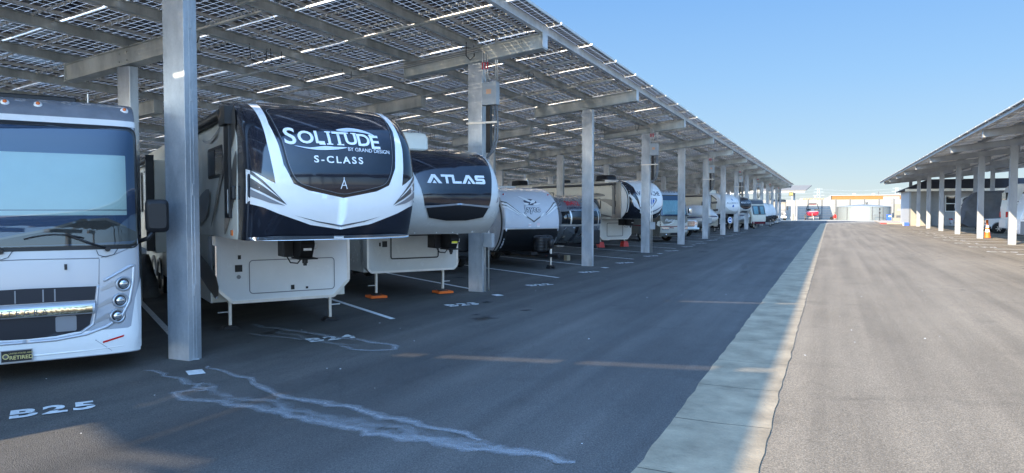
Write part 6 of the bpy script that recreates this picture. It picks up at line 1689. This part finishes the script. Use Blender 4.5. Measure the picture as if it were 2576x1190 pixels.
fp = thing('thin_pole', 'thin white pole rising beside the beige cabinet', 'pole', (9.55, 138.5, .15)); mb = MB(); mb.cyl((0, 0, 0), (0, 0, 3.8), .045, n=8); mb.build('shaft', WHITE_F, fp); mb = MB(); mb.box(-.08, .08, -.03, .03, 2.9, 3.7); mb.build('bracket', DGREY, fp)
bn = thing('wheelie_bin', 'blue recycling bin with white label beside the round tank', 'bin', (9.75, 148, .15))
mb = MB(); mb.loft([[(x * s_, y * s_, z) for x, y in rrect(-.42, .42, -.38, .38, .05, 2)] for z, s_ in ((.08, .82), (1.0, 1.0))], smooth=False); mb.build('body', BLUE, bn)
mb = MB(); mb.box(-.46, .46, -.44, .42, 1.005, 1.08); mb.build('lid', BLUE, bn, bevel=.02); mb = MB(); mb.box(-.05, .32, -.40, -.37, .68, .88); mb.build('label', WHITE, bn)
for s_ in (-1, 1): mb = MB(); mb.cyl((s_ * .36, .3, .12), (s_ * .42, .3, .12), .12, n=12); mb.build('wheel', RUBBER, bn)
bc = thing('crate', 'small blue crate at the foot of the last grey column', 'crate', (9.15, 107.4, 0.01)); mb = MB(); mb.box(-.3, .3, -.2, .2, 0, .42); mb.build('crate_body', BLUE, bc, bevel=.02); mb = MB(); mb.box(-.42, -.31, -.2, .2, 0, .4); mb.build('crate_side', WHITE, bc)

# ---------------------------------------------------------------- buildings beyond the wall
ORW = mat("ochre_cladding", (.25, .125, .035), .7, var=.06, stretch=(6, 1, .1), vscale=2)
ob = thing('warehouse', 'long warehouse with ochre metal upper wall behind the panel wall', 'warehouse', (-.2, 195, 0))
def OB(nm, x0, x1, y0, y1, z0, z1, m, par=None): mb = MB(); mb.box(x0 + .2, x1 + .2, y0 - 195, y1 - 195, z0, z1); return mb.build(nm, m, par or ob)
OB('wall', 2.0, 15.6, 195.0, 225, 0, 4.6, WHITE_F)
mb = MB()
for k in range(60):
    x = .15 + k * .27; mb.box(x, x + .16, -.06, 0, 4.5, 5.55)
mb.box(0, 16.2, 0, 30, 4.5, 5.58); mb.build('upper_wall', ORW, ob)
OB('parapet', -.3, 16.3, 194.8, 225, 5.6, 5.8, WHITE_F); OB('corner_pillar', 15.0, 15.7, 194.6, 194.93, 0, 5.5, ORW)
mb = MB(); mb.prism([(-1.8, 4.5), (.15, 5.75), (.15, 4.5)], 'y', -.5, 12); mb.build('gable', WHITE_F, ob)
OB('roof_fan', 4.9, 5.6, 200, 201, 5.85, 6.3, WHITE_F); OB('roof_fan', 9.3, 10.0, 200, 201, 5.85, 6.3, WHITE_F); OB('flue', 10.7, 10.9, 200, 200.3, 5.85, 6.7, DGREY)
sb = OB('shop_sign', 11.5, 15.0, 194.2, 194.5, 3.9, 5.35, WHITE_F)
SSF = lambda x, z, o=0: (x, -.805 - o, z)
lettering('lettering', 'SiteOne', SSF, (13.75, 4.72), .55, DGREY, sb, off=.01, bold=.01)
mb = MB(); mb.add([SSF(12.2, 4.5, .02), SSF(12.7, 4.5, .02), SSF(12.45, 4.95, .02)], [(0, 1, 2)]); mb.build('sign_logo', MIDGREY, sb, fix=False)
b2 = thing('storage_building', 'distant low building with tan vertical stripes left of the warehouse', 'building', (-7.7, 205, 0))
mb = MB(); mb.box(0, 9.5, 0, 20, 0, 5.25); mb.build('wall', WHITE_F, b2)
mb = MB()
rn_ = random.Random(4)
for k in range(22): x = .8 + k * .38; mb.box(x, x + .2, -.05, 0, 4.72 + rn_.uniform(0, .2), 5.2)
mb.build('striped_cladding', ORW, b2)
mb = MB(); mb.cyl((3.8, 5, 5.25), (3.8, 5, 5.7), .35, n=12); mb.cyl((3.8, 5, 5.7), (3.8, 5, 6.05), .5, .2, n=12); mb.build('roof_fan', WHITE_F, b2)
HAZY = mat("hazy_steel", (.30, .33, .36), .8)
def pylon(x, y, label, H=15.5):
    root = thing('power_pylon', label, 'pylon', (x, y, 0), 0, 'power pylons on the skyline')
    mb = MB(); w0, w1 = 1.6, .55
    for sx in (-1, 1):
        for sy in (-1, 1): mb.bar((sx * w0, sy * w0, 0), (sx * w1, sy * w1, H), .22, .22)
    for k in range(9):
        a = k / 9; b = (k + 1) / 9; wa = w0 + (w1 - w0) * a; wb = w0 + (w1 - w0) * b
        mb.bar((-wa, -wa, a * H), (wb, -wb, b * H), .14, .14); mb.bar((wa, -wa, a * H), (-wb, -wb, b * H), .14, .14)
    mb.build('lattice', HAZY, root)
    for z, w in ((H * .72, 3.2), (H * .85, 2.8), (H * .97, 2.2)):
        mb = MB(); mb.bar((-w, 0, z), (w, 0, z), .2, .2); mb.build('cross_arm', HAZY, root)
pylon(-7.2, 480, 'left lattice power pylon on the skyline above the striped building'); pylon(35.6, 480, 'right lattice power pylon on the skyline above the white shop sign')
for z, lab in ((15.0, 'topmost power line across the sky between the two pylons'), (13.1, 'middle power line across the sky between the two pylons'), (11.2, 'lowest power line across the sky between the two pylons')):
    mb = MB(); pts = []
    for k in range(41):
        x = -90 + 220 * k / 40; pts.append((x, 480, z - .9 + .9 * math.cos((x + 7.2) / 42.8 * 2 * math.pi) * .5))
    mb.tube(pts, .05, 4); o = mb.build('power_line', HAZY); tag(o, lab, 'power line', 'power lines')
